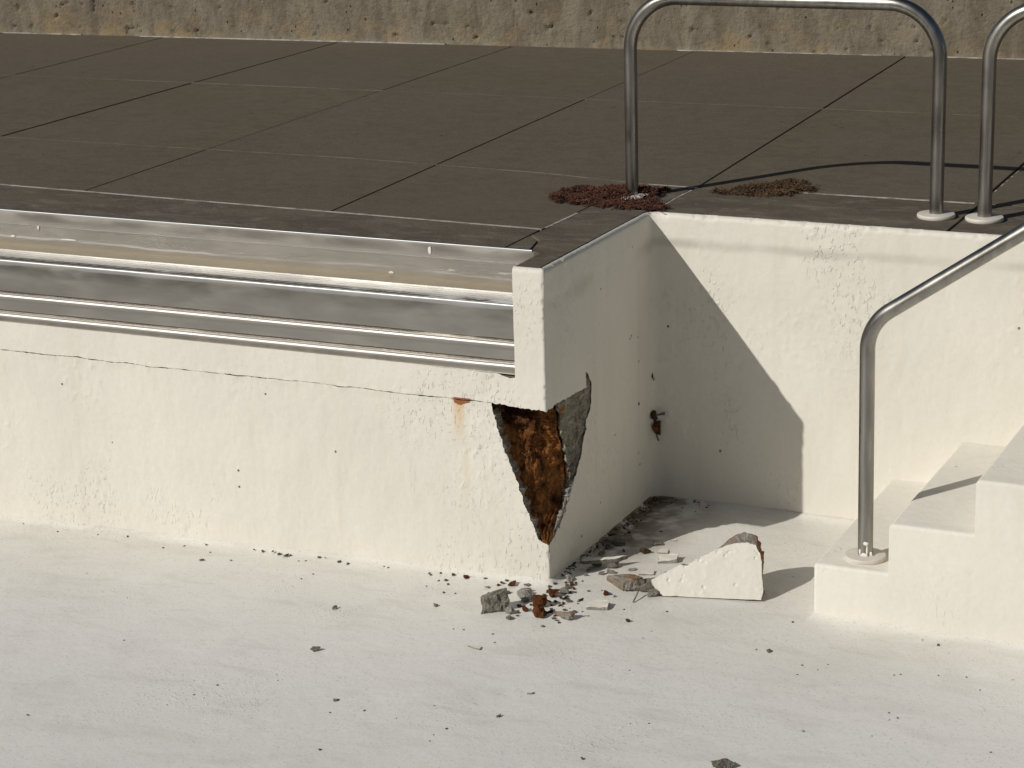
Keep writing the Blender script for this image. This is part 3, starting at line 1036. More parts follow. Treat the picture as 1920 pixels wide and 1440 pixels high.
for (px, py, yy, ry, rz, tl) in ((806, 468, 0.2262, 0.007, 0.012, 0.006), (734, 511, 0.2290, 0.012, 0.005, 0), (72, 424, 0.2282, 0.006, 0.011, 0.004), (130, 450, 0.2292, 0.036, 0.0035, 0), (25, 443, 0.2292, 0.012, 0.006, 0)):
    q = at(px, py, 1, yy)
    blob('paint_drip', (q[0], yy - 0.001, q[2]), ry, rz, 'y', M['splash'], gut, px, tl)

# ------------------------------------------------------------------ steps
st = thing('pool_steps', 'cream painted concrete steps climbing to the right out of the pool', 'steps', (0.9, 0.047, 0))
sx = [0.900, 1.144, 1.412, 1.660, 1.905, 2.150, 2.395, 6.95]
sz = [0.180, 0.344, 0.520, 0.675, 0.825, 0.965, H - 0.012]
for i in range(7):
    bm = bmesh.new()
    x0, x1, y0, y1, z0, z1 = sx[i], sx[i + 1] + (0.02 if i < 6 else 0), 0.047 + (0.0 if i < 6 else 0.0), D - 0.002, -0.15, sz[i]
    bmesh.ops.create_cube(bm, size=1)
    for v in bm.verts:
        v.co = Vector((x0 if v.co.x < 0 else x1, y0 if v.co.y < 0 else y1, z0 if v.co.z < 0 else z1))
    x1 = sx[i + 1]
    for v in bm.verts:
        v.co.x = min(v.co.x, x1)
    e = [ed for ed in bm.edges if all(abs(v.co.z - z1) < 1e-5 for v in ed.verts) and (all(abs(v.co.x - x0) < 1e-5 for v in ed.verts) or all(abs(v.co.y - y0) < 1e-5 for v in ed.verts))]
    if i == 0:
        e += [ed for ed in bm.edges if all(abs(v.co.x - x0) < 1e-5 and abs(v.co.y - y0) < 1e-5 for v in ed.verts)]
    bmesh.ops.bevel(bm, geom=e, offset=0.013, segments=4, profile=0.5, affect='EDGES')
    bmesh.ops.triangulate(bm, faces=[f for f in bm.faces if len(f.verts) > 4])
    me = bpy.data.meshes.new('step')
    bm.to_mesh(me)
    bm.free()
    me.polygons.foreach_set('use_smooth', [True] * len(me.polygons))
    me.set_sharp_from_angle(angle=math.radians(35))
    relink('step', me, M['step'], st)


# ------------------------------------------------------------------ rails
def fillet_path(pts, r, seg=12):
    P = [Vector(p) for p in pts]
    out = [P[0]]
    for i in range(1, len(P) - 1):
        a, b_, c = P[i - 1], P[i], P[i + 1]
        u, v = (a - b_).normalized(), (c - b_).normalized()
        ang = u.angle(v)
        t = r / math.tan(ang / 2)
        p0, p1 = b_ + u * t, b_ + v * t
        cen = b_ + (u + v).normalized() * (r / math.sin(ang / 2))
        r0, r1 = p0 - cen, p1 - cen
        om = r0.angle(r1)
        for k in range(seg + 1):
            f = k / seg
            out.append(cen + (r0 * math.sin((1 - f) * om) + r1 * math.sin(f * om)) / math.sin(om))
    out.append(P[-1])
    return out


def tube_mesh(name, path, r, sides=28, cap=True):
    V, F = [], []
    n_ = len(path)
    ref = Vector((0, 1, 0.0))
    for i, p in enumerate(path):
        t = (path[min(i + 1, n_ - 1)] - path[max(i - 1, 0)]).normalized()
        a = t.cross(ref)
        if a.length < 0.1:
            a = t.cross(Vector((1, 0, 0)))
        a.normalize()
        b_ = t.cross(a)
        rr = r if not callable(r) else r(i / (n_ - 1))
        for k in range(sides):
            th = 2 * math.pi * k / sides
            V.append(p + (a * math.cos(th) + b_ * math.sin(th)) * rr)
        if i:
            q, w = (i - 1) * sides, i * sides
            for k in range(sides):
                F.append((q + k, q + (k + 1) % sides, w + (k + 1) % sides, w + k))
    if cap:
        F.append(tuple(range(sides))[::-1])
        F.append(tuple((n_ - 1) * sides + k for k in range(sides)))
    return py_mesh(name, V, F, sharp=60)


def flange(parent, x, y, z, R=0.066, t=0.015):
    prof = [(0.0235, 0.0), (R - 0.003, 0.0), (R, 0.004), (R, t - 0.004), (R - 0.002, t - 0.001), (R - 0.006, t), (0.0245, t + 0.001)]
    V, F = [], []
    n_ = 48
    for k in range(n_):
        a = 2 * math.pi * k / n_
        for (r, h) in prof:
            V.append((x + r * math.cos(a), y + r * math.sin(a), z + h))
    m = len(prof)
    for k in range(n_):
        for j in range(m - 1):
            F.append((k * m + j, ((k + 1) % n_) * m + j, ((k + 1) % n_) * m + j + 1, k * m + j + 1))
    return relink('flange', py_mesh('flange', V, F, sharp=40), M['flange'], parent)


RR = 0.02415
for (xa, xb, y, zt, lab) in ((-0.158, 0.981, 1.148, 1.815, 'arched steel grab rail on the deck with moss around its near foot'),
                             (1.150, 2.30, 1.148, 1.815, 'steel grab rail cut off by the right edge of the photo, on the deck')):
    t = thing('grab_rail', lab, 'rail', (xa, y, H), 'grab rails on the deck')
    path = fillet_path([(xa, y, H - 0.02), (xa, y, zt), (xb, y, zt), (xb, y, H - 0.02)], 0.185, 16)
    relink('tube', tube_mesh('tube', path, RR), M['rail'], t)
    flange(t, xa, y, H)
    flange(t, xb, y, H)

hr = thing('handrail', 'bent steel handrail rising from the bottom pool step', 'rail', (1.040, 0.148, 0.18))
path = fillet_path([(1.040, 0.148, 0.165), (1.035, 0.148, 0.953), (2.30, 0.148, 1.821), (2.62, 0.148, 1.821), (2.62, 0.148, 1.0)], 0.155, 16)
relink('tube', tube_mesh('tube', path, RR), M['rail'], hr)
flange(hr, 1.040, 0.148, 0.1795, 0.066, 0.016)
# spilled white paint on its foot
for (px, py, w_, h_, tl) in ((1623, 1020, 0.0095, 0.007, 0.0), (1625, 1033, 0.0032, 0.016, 0.0), (1612, 1034, 0.004, 0.008, 0.004), (1620, 1041, 0.013, 0.007, 0.0), (1630, 1041, 0.007, 0.009, 0)):
    q = at(px, py, 1, 0.148 - RR)
    dx = max(-0.022, min(0.022, q[0] - 1.040))
    yy = 0.148 - math.sqrt(RR * RR - dx * dx) - 0.0002
    blob('paint_splash', (q[0], yy, q[2]), w_, h_, 'y', M['splash'], hr, px + 3, tl)


# ------------------------------------------------------------------ dry moss mats
def moss(name, label, outline_px, n_leaf, mat, seed, size=0.010, hgt=0.014, foot=None):
    rs = np.random.RandomState(seed)
    P = np.array([deck_at(*q)[:2] for q in outline_px])
    lo, hi = P.min(0), P.max(0)
    pts = rs.rand(n_leaf * 6, 2) * (hi - lo) + lo
    dens = fbm(pts[:, 0] * 14, pts[:, 1] * 14, 3, seed % 50)
    sh = 0.034 * np.stack([fbm(pts[:, 0] * 40, pts[:, 1] * 40, 2, 5), fbm(pts[:, 0] * 40, pts[:, 1] * 40, 2, 9)], -1)
    ok = inside(pts[:, 0] + sh[:, 0], pts[:, 1] + sh[:, 1], [tuple(p) for p in P]) & (dens + rs.rand(len(pts)) * 0.7 > 0.10)
    if foot is not None:
        # the moss grows over the flange but leaves its right side bare
        fd = np.hypot(pts[:, 0] - foot[0], pts[:, 1] - foot[1])
        ra, rr_ = rs.rand(1600) * 6.283, 0.030 + 0.055 * rs.rand(1600) ** 0.6
        ring = np.stack([foot[0] + rr_ * np.cos(ra), foot[1] + rr_ * np.sin(ra)], -1)
        pts, dens, ok = np.concatenate([ring, pts]), np.concatenate([rs.rand(1600) * 0.5, dens]), np.concatenate([np.ones(1600, bool), ok])
        fd = np.hypot(pts[:, 0] - foot[0], pts[:, 1] - foot[1])
        side = (pts[:, 0] - foot[0]) * 0.80 - (pts[:, 1] - foot[1]) * 0.60
        ok &= ~((fd < 0.080) & (side > 0.024)) & (fd > 0.026)
    pts = pts[ok][:n_leaf]
    dens = dens[ok][:n_leaf]
    V, F = [], []
    for (x, y), d in zip(pts, dens):
        for b_ in range(2):
            a = rs.rand() * 6.283
            el = rs.rand() * 0.9
            L = size * (0.6 + 0.9 * rs.rand())
            w_ = L * 0.12
            z0 = H + 0.001 + max(0.0, hgt * (0.25 + 0.6 * d)) * rs.rand()
            if foot is not None and math.hypot(x - foot[0], y - foot[1]) < 0.086:
                z0 += 0.0165 if math.hypot(x - foot[0], y - foot[1]) < 0.07 else 0.018 * rs.rand()
            dx, dy, dz = math.cos(a) * math.cos(el), math.sin(a) * math.cos(el), math.sin(el)
            sxv, syv = -math.sin(a) * w_, math.cos(a) * w_
            p0 = np.array((x, y, z0))
            p1 = p0 + np.array((dx, dy, dz)) * L * 0.5
            p2 = p0 + np.array((dx, dy, dz * 0.6)) * L
            k = len(V)
            V += [tuple(p0), tuple(p1 + (sxv, syv, 0)), tuple(p2), tuple(p1 - (sxv, syv, 0)), tuple(p1 + (0, 0, w_))]
            F += [(k, k + 1, k + 4), (k + 1, k + 2, k + 4), (k + 2, k + 3, k + 4), (k + 3, k, k + 4)]
    # a few longer stray shoots creeping out of the mat
    for _ in range(n_leaf // 45):
        x, y = pts[rs.randint(len(pts))]
        a = rs.rand() * 6.283
        for q_ in range(5):
            x += math.cos(a) * size * 0.55
            y += math.sin(a) * size * 0.55
            a += rs.randn() * 0.4
            k = len(V)
            w_ = size * 0.16
            z0 = H + 0.003 + hgt * 0.35 * rs.rand()
            V += [(x - w_, y, z0), (x, y - w_, z0), (x + w_ * 1.6, y, z0 + w_), (x, y + w_, z0), (x, y, z0 + w_ * 1.5)]
            F += [(k, k + 1, k + 4), (k + 1, k + 2, k + 4), (k + 2, k + 3, k + 4), (k + 3, k, k + 4)]
    c = P.mean(0)
    me = rebase(py_mesh(name, V, F), (c[0], c[1], H))
    o = link(name, me, mat, None, (c[0], c[1], H))
    return tag(o, label, 'moss')


moss('moss_mat', 'dark red dried moss mat around the foot of the arched grab rail',
     [(1029, 373), (1050, 361), (1083, 354), (1120, 352), (1150, 350), (1175, 352), (1212, 353), (1252, 359), (1235, 367), (1222, 371), (1218, 381), (1234, 384), (1255, 392), (1232, 398), (1217, 398), (1183, 394), (1140, 393), (1108, 386), (1075, 384), (1050, 381)],
     6000, M['redmoss'], 11, 0.016, 0.020, (-0.158, 1.148))
moss('moss_mat', 'small brown dried moss mat beside the rail shadow on the deck',
     [(1333, 361), (1365, 356), (1400, 351), (1440, 345), (1480, 340), (1506, 342), (1514, 350), (1534, 356), (1515, 361), (1480, 366), (1462, 371), (1430, 369), (1390, 369), (1350, 366)],
     1700, M['brownmoss'], 12, 0.017, 0.016)
moss('weed_tuft', 'tiny dry weed tuft at the wall foot, seen through the arched grab rail', [(1608, 100), (1618, 96), (1630, 94), (1642, 99), (1630, 102), (1615, 102)], 260, M['brownmoss'], 13, 0.016, 0.03)
moss('weed_tuft', 'tiny dry weed tuft at the wall foot, seen between the two grab rails', [(1782, 104), (1786, 98), (1795, 97), (1804, 103), (1795, 105)], 200, M['brownmoss'], 14, 0.016, 0.03)

# ------------------------------------------------------------------ rusty leftover in the inner corner
ft = thing('rusty_bolt', 'rusty bolt stub with hanging rust flake in the inner wall corner', 'bolt', (0.014, D - 0.02, 0.28))
q0 = at(1226, 779, 1, D - 0.018)
relink('bolt_head', tube_mesh('bolt_head', [Vector(q0) + Vector(v) for v in ((-0.004, 0.012, 0.008), (-0.002, 0.0, 0.006), (0.002, -0.006, -0.004), (0.004, 0.004, -0.012))], lambda f: 0.011 - 0.003 * abs(f - 0.5), 10), M['dirt'], ft)
q1 = at(1244, 776, 1, D - 0.02)
relink('stub', tube_mesh('stub', [Vector(q0) + Vector((0.006, 0.0, 0.002)), Vector(q0).lerp(Vector(q1), 0.5), Vector(q1) + Vector((-0.004, 0, 0)), Vector(q1) + Vector((0.004, 0, 0.001))], lambda f: 0.0028 + 0.0035 * f, 8), M['darkgrey'], ft)


def rough_hull(name, pts, seed, cuts=2, amp=0.12, smooth=False):
    bm = bmesh.new()
    for p in pts:
        bm.verts.new(p)
    r = bmesh.ops.convex_hull(bm, input=bm.verts)
    bmesh.ops.delete(bm, geom=list({g for g in r['geom_interior'] + r['geom_unused'] if isinstance(g, bmesh.types.BMVert)}), context='VERTS')
    bmesh.ops.triangulate(bm, faces=bm.faces)
    size = max((max(v.co[i] for v in bm.verts) - min(v.co[i] for v in bm.verts)) for i in range(3))
    rr = random.Random(seed)
    for c in range(cuts):
        bmesh.ops.subdivide_edges(bm, edges=bm.edges[:], cuts=1)
        bmesh.ops.triangulate(bm, faces=bm.faces[:])
        k = amp * size * 0.5 ** (c + 1)
        for v in bm.verts:
            v.co += Vector((rr.uniform(-1, 1), rr.uniform(-1, 1), rr.uniform(-1, 1))) * k * 0.5
    me = bpy.data.meshes.new(name)
    bm.to_mesh(me)
    bm.free()
    if smooth:
        me.polygons.foreach_set('use_smooth', [True] * len(me.polygons))
    return me


def rand_rock(name, lx, ly, lz, seed, n_=16, cuts=2, amp=0.12):
    rr = random.Random(seed)
    pts = []
    for k in range(n_):
        v = Vector((rr.uniform(-1, 1), rr.uniform(-1, 1), rr.uniform(-1, 1)))
        m = max(abs(v.x), abs(v.y), abs(v.z))
        v = v / m * rr.uniform(0.7, 1.0) if rr.random() < 0.3 else v.normalized() * rr.uniform(0.85, 1.05)
        pts.append(Vector((v.x * lx / 2, v.y * ly / 2, v.z * lz / 2)))
    me = rough_hull(name, pts, seed, cuts, amp)
    zmin = min(v.co.z for v in me.vertices)
    for v in me.vertices:
        v.co.z -= zmin
    return me


qf = at(1231, 803, 1, D - 0.02)
fl = rough_hull('rust_flake', [Vector(qf) + Vector(v) for v in ((-0.014, 0.006, 0.026), (0.013, 0.008, 0.027), (0.015, -0.004, 0.0), (0.013, 0.004, -0.026), (-0.008, 0.004, -0.022), (-0.016, -0.002, 0.004), (0.0, -0.010, 0.01), (0.0, 0.014, 0.0))], 5, 2, 0.10)
relink('rust_flake', fl, M['rusty'], ft)
relink('rust_drip', tube_mesh('rust_drip', [Vector(qf) + Vector(v) for v in ((-0.004, 0.006, -0.02), (-0.001, 0.007, -0.034), (0.003, 0.008, -0.046), (0.004, 0.008, -0.05))], lambda f: 0.0035 - 0.0012 * math.sin(f * 3), 8), M['dirt'], ft)
for (px, py, w_, h_) in ((1222, 704, 0.005, 0.012), (1225, 711, 0.003, 0.006)):
    q = at(px, py, 1, D - 0.016)
    me = rough_hull('chipped_spot', [Vector((q[0] + a * w_, D - 0.012 - c * 0.004, q[2] + b_ * h_)) for a, b_, c in ((-1, -0.8, 0), (0.2, 1, 0), (1, -0.6, 0), (0, -1, 0.6), (0, 0, 1), (0.2, 0.4, -1))], px, 1, 0.08)
    o = link('chipped_spot', me, M['dirt'], bw)
q = at(1199, 757, 0, 0.004)
me = rough_hull('chipped_spot', [Vector((0.002 + c * 0.003, q[1] + a * 0.007, q[2] + b_ * 0.008)) for a, b_, c in ((-0.4, -1, 0), (0.1, 1, 0), (1, -0.5, 0), (0, 0, 1), (0.2, 0.2, -1))], 3, 1, 0.08)
relink('chipped_spot', me, M['dirt'], pw)

# ------------------------------------------------------------------ the fallen corner piece
B0, B1 = at(1246, 1118, 2, 0.004), at(1428, 1126, 2, 0.004)
ex = Vector(B1 - B0).normalized()
lean = math.radians(24)
nb = Vector((-ex.y, ex.x, 0)).normalized()          # pointing away from the viewer
ev = (Vector((0, 0, 1)) * math.cos(lean) + nb * math.sin(lean)).normalized()
nn = ex.cross(ev).normalized()                       # outward normal of the painted face
if nn.y > 0:
    nn = -nn
org = Vector(B0)


def on_face(px, py):
    d = Vector(rgt * ((px - 960) / FPX) + upv * (-(py - 720) / FPX) + fwd)
    o_ = Vector(CAM)
    tt = (org - o_).dot(nn) / d.dot(nn)
    p = o_ + d * tt - org
    return p.dot(ex), p.dot(ev)


face_px = [(1221, 1087), (1246, 1074), (1262, 1066), (1275, 1058), (1288, 1061), (1308, 1047), (1335, 1034), (1354, 1026), (1375, 1019), (1402, 1017), (1417, 1022), (1424, 1037), (1428, 1055), (1429, 1078), (1431, 1104), (1428, 1125), (1390, 1124), (1350, 1123), (1308, 1122), (1267, 1117), (1244, 1119), (1233, 1107), (1223, 1095)]
outl = np.array([on_face(*q) for q in face_px])
outl = np.array(ragged([tuple(p) for p in outl] + [tuple(outl[0])], 0.002, 141, 0.006))[:-1]
outl[:, 1] = np.maximum(outl[:, 1], 0.001)
ck = thing('concrete_chunk', 'large broken wedge of cream painted concrete lying on the pool floor before the steps', 'rubble', (B0[0], B0[1], 0))
cen = outl.mean(0)
n_ = len(outl)
V, F = [], []


def fpt(a, b_, back):
    p = org + ex * float(a) + ev * float(b_) - nn * back
    return Vector((p.x, p.y, max(p.z, 0.002)))


# painted skin with its brush lumps and small chips
def skin_pos(S, Z, h):
    o_, x_, v_, n2 = (np.array(q) for q in (org, ex, ev, nn))
    P_ = o_ + S[..., None] * x_ + Z[..., None] * v_ + h[..., None] * n2
    P_[..., 2] = np.maximum(P_[..., 2], 0.002)
    return P_


def skin_h(S, Z):
    h = 0.0018 * fbm(S * 9, Z * 9, 3, 151) + 0.0003 * fbm(S * 60, Z * 60, 3, 153)
    h = h + 0.0012 * sstep(0.35, 0.65, fbm(S * 34, Z * 26, 2, 155)) * sstep(0.0, 0.4, fbm(S * 10, Z * 10, 2, 159))
    return h - 0.004 * sstep(0.7, 0.9, fbm(S * 30 + 3, Z * 30, 3, 157))


skin_poly = [tuple(p) for p in outl]
relink('painted_face', masked_grid('painted_face', -0.06, 0.42, 0.0, 0.30, 0.003, skin_poly, True, skin_pos, skin_h), M['step'], ck)
# broken body behind it
V, F = [], []
wid = outl[:, 0].max()
nb_r = 9
for k in range(nb_r):
    f = k / (nb_r - 1)
    for (a, b_) in outl:
        t_ = np.clip(a / wid, 0, 1)
        depth = (0.014 + 0.105 * t_) * f
        sh = 1 - 0.55 * max(0, f - 0.35) ** 1.3 if f > 0.35 else 1.0
        aa = cen[0] + (a - cen[0]) * sh
        lift = 0.050 * math.sin(min(1, f * 1.3) * math.pi * 0.5) * (t_ > 0.4) * (b_ > cen[1]) * sstep(0.45, 0.75, t_)
        bb = b_ * sh + lift
        nz_ = 0.008 * float(fbm(aa * 30 + f * 5, bb * 30 + f * 9, 3, 161)) * min(1, f * 4)
        V.append(fpt(aa + nz_, bb + nz_, depth + 0.0010 + nz_ * 0.5))
    if k:
        for i in range(n_):
            j = (i + 1) % n_
            F.append(((k - 1) * n_ + i, k * n_ + i, k * n_ + j, (k - 1) * n_ + j))
F.append(tuple((nb_r - 1) * n_ + i for i in range(n_)))
relink('broken_body', py_mesh('broken_body', V, F, sharp=30), M['rustgrey'], ck)


# ------------------------------------------------------------------ rubble pieces
PX = 0.00172


def place(name, me, mat, px, py, label, rz=0.0, tilt=(0, 0), cat='rubble', group=None, dz=-0.001):
    g = at(px, py, 2, 0.0)
    for _ in range(2):
        g = at(px, py, 2, float(floor_z(g[0], g[1])))
    o = link(name, me, mat, None, (g[0], g[1], float(g[2]) + dz))
    o.rotation_euler = (tilt[0], tilt[1], rz)
    return tag(o, label, cat, group)


# px, py (where it touches the floor), width, depth, height in px of the photo
rocks = [
    ('concrete_crumb', 'darkgrey', 952, 1113, 12, 10, 9, 'small dark crumb just behind the largest grey lump', 0.6, 32),
    ('concrete_flake', 'palegrey', 986, 1121, 38, 60, 9, 'flat pale grey flake between the grey lump and the rust pile', 0.3, 33),
    ('rust_lump', 'rusty', 1010, 1156, 28, 26, 22, 'dark orange rust lump at the front of the rubble pile', 0.1, 34),
    ('rust_lump', 'rusty', 1016, 1137, 26, 26, 24, 'orange rust lump in the middle of the rubble pile', 0.8, 35),
    ('rust_lump', 'rusty', 1036, 1118, 24, 24, 16, 'orange rust lump right below the wall corner edge', 0.4, 36),
    ('rust_lump', 'rusty', 960, 1098, 19, 20, 7, 'thin orange rust flake at the wall foot left of the corner', 0.1, 37),
    ('rust_flake', 'rustgrey', 1060, 1160, 40, 22, 15, 'long grey and orange flake at the right tip of the rubble pile', -0.35, 38),
    ('concrete_stone', 'palegrey', 958, 1150, 22, 24, 13, 'small pale stone in front of the largest grey lump', 0.9, 39),
    ('rust_crumb', 'rusty', 985, 1146, 15, 16, 10, 'small rust crumb left of the dark orange lump', 0.2, 40),
    ('concrete_stone', 'darkgrey', 1001, 1128, 18, 18, 13, 'small dark stone on the left flank of the rubble pile', 1.2, 41),
    ('concrete_crumb', 'darkgrey', 1018, 1118, 14, 10, 7, 'dark sliver between the pale flake and the corner rust lump', 0.1, 42),
    ('concrete_stone', 'grey', 1058, 1113, 20, 22, 12, 'grey crumbly stone right of the corner rust lump', 0.7, 43),
    ('concrete_stone', 'grey', 1064, 1103, 14, 16, 10, 'grey crumb in the trail climbing toward the shaded wall', 0.2, 44),
    ('rust_crumb', 'rusty', 1073, 1098, 11, 14, 9, 'brown crumb in the trail climbing toward the shaded wall', 0.2, 45),
    ('concrete_stone', 'palegrey', 1068, 1088, 17, 20, 12, 'pale stone at the top of the trail by the shaded wall', 0.5, 46),
    ('concrete_crumb', 'darkgrey', 1067, 1128, 16, 16, 7, 'dark crumb standing alone right of the rust pile', 0.5, 47),
    ('rust_crumb', 'rusty', 1138, 1115, 17, 16, 10, 'single rust crumb below the orange and grey stone', 0.3, 48),
    ('concrete_crumb', 'darkgrey', 1152, 1119, 7, 7, 4, 'tiny dark crumb beside the single rust crumb', 0.3, 49),
    ('rust_blotched_stone', 'rustgrey', 1172, 1105, 84, 46, 27, 'orange blotched stone lying left of the fallen wedge', -0.12, 50),
    ('concrete_stone', 'grey', 1214, 1110, 36, 52, 26, 'grey speckled stone tucked against the tip of the fallen wedge', -0.15, 51),
    ('concrete_stone', 'grey', 1226, 1117, 26, 22, 14, 'small grey stone under the lower tip of the fallen wedge', -0.25, 52),
    ('burnt_crumb', 'dirt', 1178, 1166, 8, 10, 8, 'black crumb on the open floor below the orange blotched stone', 0.9, 53),
    ('concrete_stone', 'darkgrey', 1232, 1022, 18, 22, 11, 'rounded dark stone in the shade behind the fallen wedge', 0.1, 54),
    ('rust_flake', 'dirt', 1210, 1037, 24, 26, 14, 'pointed brown flake at the shadow edge behind the fallen wedge', 0.5, 55),
    ('concrete_crumb', 'dirt', 1239, 997, 8, 8, 5, 'tiny brown crumb deep in the shade behind the rounded stone', 0.5, 56),
    ('concrete_stone', 'grey', 1150, 1064, 28, 24, 12, 'speckled stone propping the long slab at the foot of the shaded wall', 0.5, 57),
    ('concrete_stone', 'grey', 1128, 1077, 14, 14, 6, 'small grey stone at the shadow line in front of the long slab', 0.3, 58),
    ('concrete_stone', 'grey', 1146, 1075, 22, 18, 6, 'flat mossy grey stone just in front of the long slab', 0.1, 59),
    ('concrete_stone', 'darkgrey', 1142, 1028, 20, 24, 14, 'dark stone under the short slab by the shaded wall', 0.4, 60),
    ('concrete_stone', 'darkgrey', 1170, 1034, 10, 10, 7, 'small dark stone right of the short slab in the shade', 0.8, 61),
    ('concrete_stone', 'grey', 591, 1220, 19, 18, 11, 'lone angular grey stone on the open floor far left of the rubble', 0.4, 62),
    ('concrete_stone', 'grey', 628, 1141, 12, 13, 7, 'small lone grey stone on the floor left of the rubble', 0.2, 63),
    ('concrete_stone', 'grey', 817, 1137, 11, 12, 6, 'small grey stone on the floor nearest left of the grey lump', 0.2, 64),
    ('concrete_stone', 'grey', 630, 1313, 13, 12, 5, 'flat grey stone low on the floor, below the lone angular stone', 0.2, 65),
    ('concrete_stone', 'darkgrey', 935, 1344, 10, 10, 5, 'dark pebble on the empty foreground floor below the rubble', 0.2, 66),
    ('concrete_stone', 'darkgrey', 1092, 1424, 7, 8, 5, 'black pebble at the bottom edge right of centre', 0.2, 67),
    ('concrete_stone', 'darkgrey', 1357, 1440, 36, 30, 12, 'dark stone cut off by the bottom edge of the photo', 0.2, 68),
    ('concrete_stone', 'darkgrey', 1442, 1222, 12, 12, 6, 'dark pebble on the floor in front of the bottom step', 0.7, 69),
    ('concrete_crumb', 'grey', 955, 1162, 15, 14, 7, 'grey crumb on the floor in front of the largest grey lump', 0.7, 70),
    ('concrete_crumb', 'grey', 1018, 1175, 10, 9, 4, 'pale crumb alone below the dark orange rust lump', 0.7, 71),
    ('concrete_crumb', 'grey', 989, 1098, 17, 16, 5, 'flat grey crumb at the wall foot nearest the corner', 0.7, 72),
    ('concrete_crumb', 'darkgrey', 990, 1109, 16, 14, 9, 'dark stacked crumb behind the pale grey flake', 0.7, 73),
    ('concrete_flake', 'darkgrey', 1118, 1062, 26, 18, 8, 'flat dark flake in the shade at the left end of the long slab', 0.2, 75),
    ('concrete_flake', 'grey', 1106, 1070, 16, 14, 7, 'small grey flake wedged between long slab and return wall', 0.9, 76),
    ('concrete_flake', 'darkgrey', 1158, 1022, 34, 16, 7, 'long dark flake lying under the right end of the short slab', 0.1, 77),
    ('concrete_stone', 'grey', 1128, 1040, 15, 14, 10, 'grey stone against the return wall between the two slabs', 0.4, 78),
    ('concrete_flake', 'dirt', 1150, 1006, 26, 12, 6, 'brown sliver in the shade behind the short slab', 0.3, 79),
    ('concrete_crumb', 'dirt', 1180, 1000, 9, 9, 5, 'brown crumb in the shade right of the brown sliver', 0.3, 80),
    ('concrete_crumb', 'grey', 1098, 1079, 10, 10, 6, 'grey crumb at the shadow line near the return wall foot', 0.3, 81),
    ('concrete_flake', 'palegrey', 1186, 1069, 20, 14, 4, 'thin pale flake on the sunlit floor right of the long slab', 0.3, 82),
    ('concrete_crumb', 'palegrey', 914, 1103, 12, 12, 5, 'pale crumb behind the left end of the largest grey lump', 0.2, 74),
]
for (nm, mt, px, py, w_, d_, h_, lab, rz, sd_) in rocks:
    big = w_ > 24
    me = rand_rock(nm, w_ * PX * 1.05, d_ * PX * 1.05, h_ * PX * 1.15, sd_, 18 if big else 12, 3 if big else 2, 0.22 if 'rust_l' in nm else 0.07 if 'blotched' in nm else 0.13)
    place(nm, me, M[mt], px, py, lab, rz + 0.42, cat='stone')


bp = [(-0.045, -0.024, 0.0), (0.030, -0.030, 0.004), (0.044, 0.018, 0.008), (-0.030, 0.034, 0.0), (-0.046, -0.016, 0.046), (-0.034, 0.026, 0.050), (-0.020, -0.030, 0.030),
      (0.006, -0.020, 0.056), (0.008, 0.026, 0.054), (0.040, -0.004, 0.066), (0.046, 0.012, 0.070), (0.042, -0.024, 0.040), (0.010, -0.036, 0.018)]
bme = rough_hull('concrete_stone', [Vector(v) for v in bp], 31, 2, 0.24)
place('concrete_stone', bme, M['grey'], 927, 1143, 'largest grey lump of broken concrete left of the wall corner', 0.62, cat='stone')


def plate_mesh(name, pts, t, seed, mats):
    """thin broken plate, painted on top and bare on its edges"""
    q = np.array(ragged([tuple(p) for p in pts] + [tuple(pts[0])], 0.0015, seed, 0.005))[:-1]
    m = len(q)
    V = [(a, b_, 0) for a, b_ in q] + [(a, b_, t * (1 + 0.25 * float(pn(a * 60, b_ * 60, seed)))) for a, b_ in q]
    F = [tuple(range(m))[::-1], tuple(range(m, 2 * m))]
    for i in range(m):
        j = (i + 1) % m
        F.append((i, j, m + j, m + i))
    me = py_mesh(name, V, F)
    for mm in mats:
        me.materials.append(mm)
    me.polygons.foreach_set('material_index', [1, 0] + [1] * m)
    return me


plates = [
    ('paint_chip', 1122, 1140, [(-0.038, -0.016), (0.030, -0.022), (0.036, 0.02), (0.004, 0.034), (-0.03, 0.03)], 0.012, 0.35, (0.08, -0.05), 'white painted chip lying flat right of the rust pile'),
    ('paint_chip', 1253, 1053, [(-0.036, -0.018), (0.030, -0.018), (0.036, 0.026), (-0.028, 0.034)], 0.013, 0.42, (0.10, -0.08), 'white painted chip behind the fallen wedge at the shadow edge'),
    ('paint_chip', 1212, 1076, [(-0.028, -0.012), (0.022, -0.018), (0.030, 0.016), (-0.01, 0.024)], 0.005, 0.5, (0.05, 0.02), 'thin cream chip just behind the tip of the fallen wedge'),
    ('paint_chip', 1242, 1036, [(-0.016, -0.014), (0.02, -0.01), (0.016, 0.02), (-0.012, 0.018)], 0.004, 0.2, (0.05, 0.02), 'curled thin cream chip behind the painted chip at the shadow edge'),
    ('paint_chip', 1100, 1155, [(-0.006, -0.005), (0.007, -0.004), (0.004, 0.006)], 0.003, 0.2, (0.0, 0.02), 'tiny pale chip right of the long flake'),
    ('paint_chip', 1264, 1014, [(-0.008, -0.006), (0.010, -0.004), (0.004, 0.008)], 0.003, 0.2, (0.1, 0.02), 'tiny pale chip on the shadow line above the painted chip'),
    ('paint_chip', 890, 1214, [(-0.026, 0.000), (-0.008, -0.010), (0.026, -0.012), (0.018, 0.006), (-0.01, 0.012)], 0.004, -0.05, (0.0, 0.0), 'white flake pressed flat on the open floor below the grey lump'),
    ('paint_chip', 993, 1301, [(-0.007, -0.005), (0.008, -0.004), (0.004, 0.008)], 0.006, 0.4, (0.1, 0.0), 'small white chip alone on the foreground floor'),
]
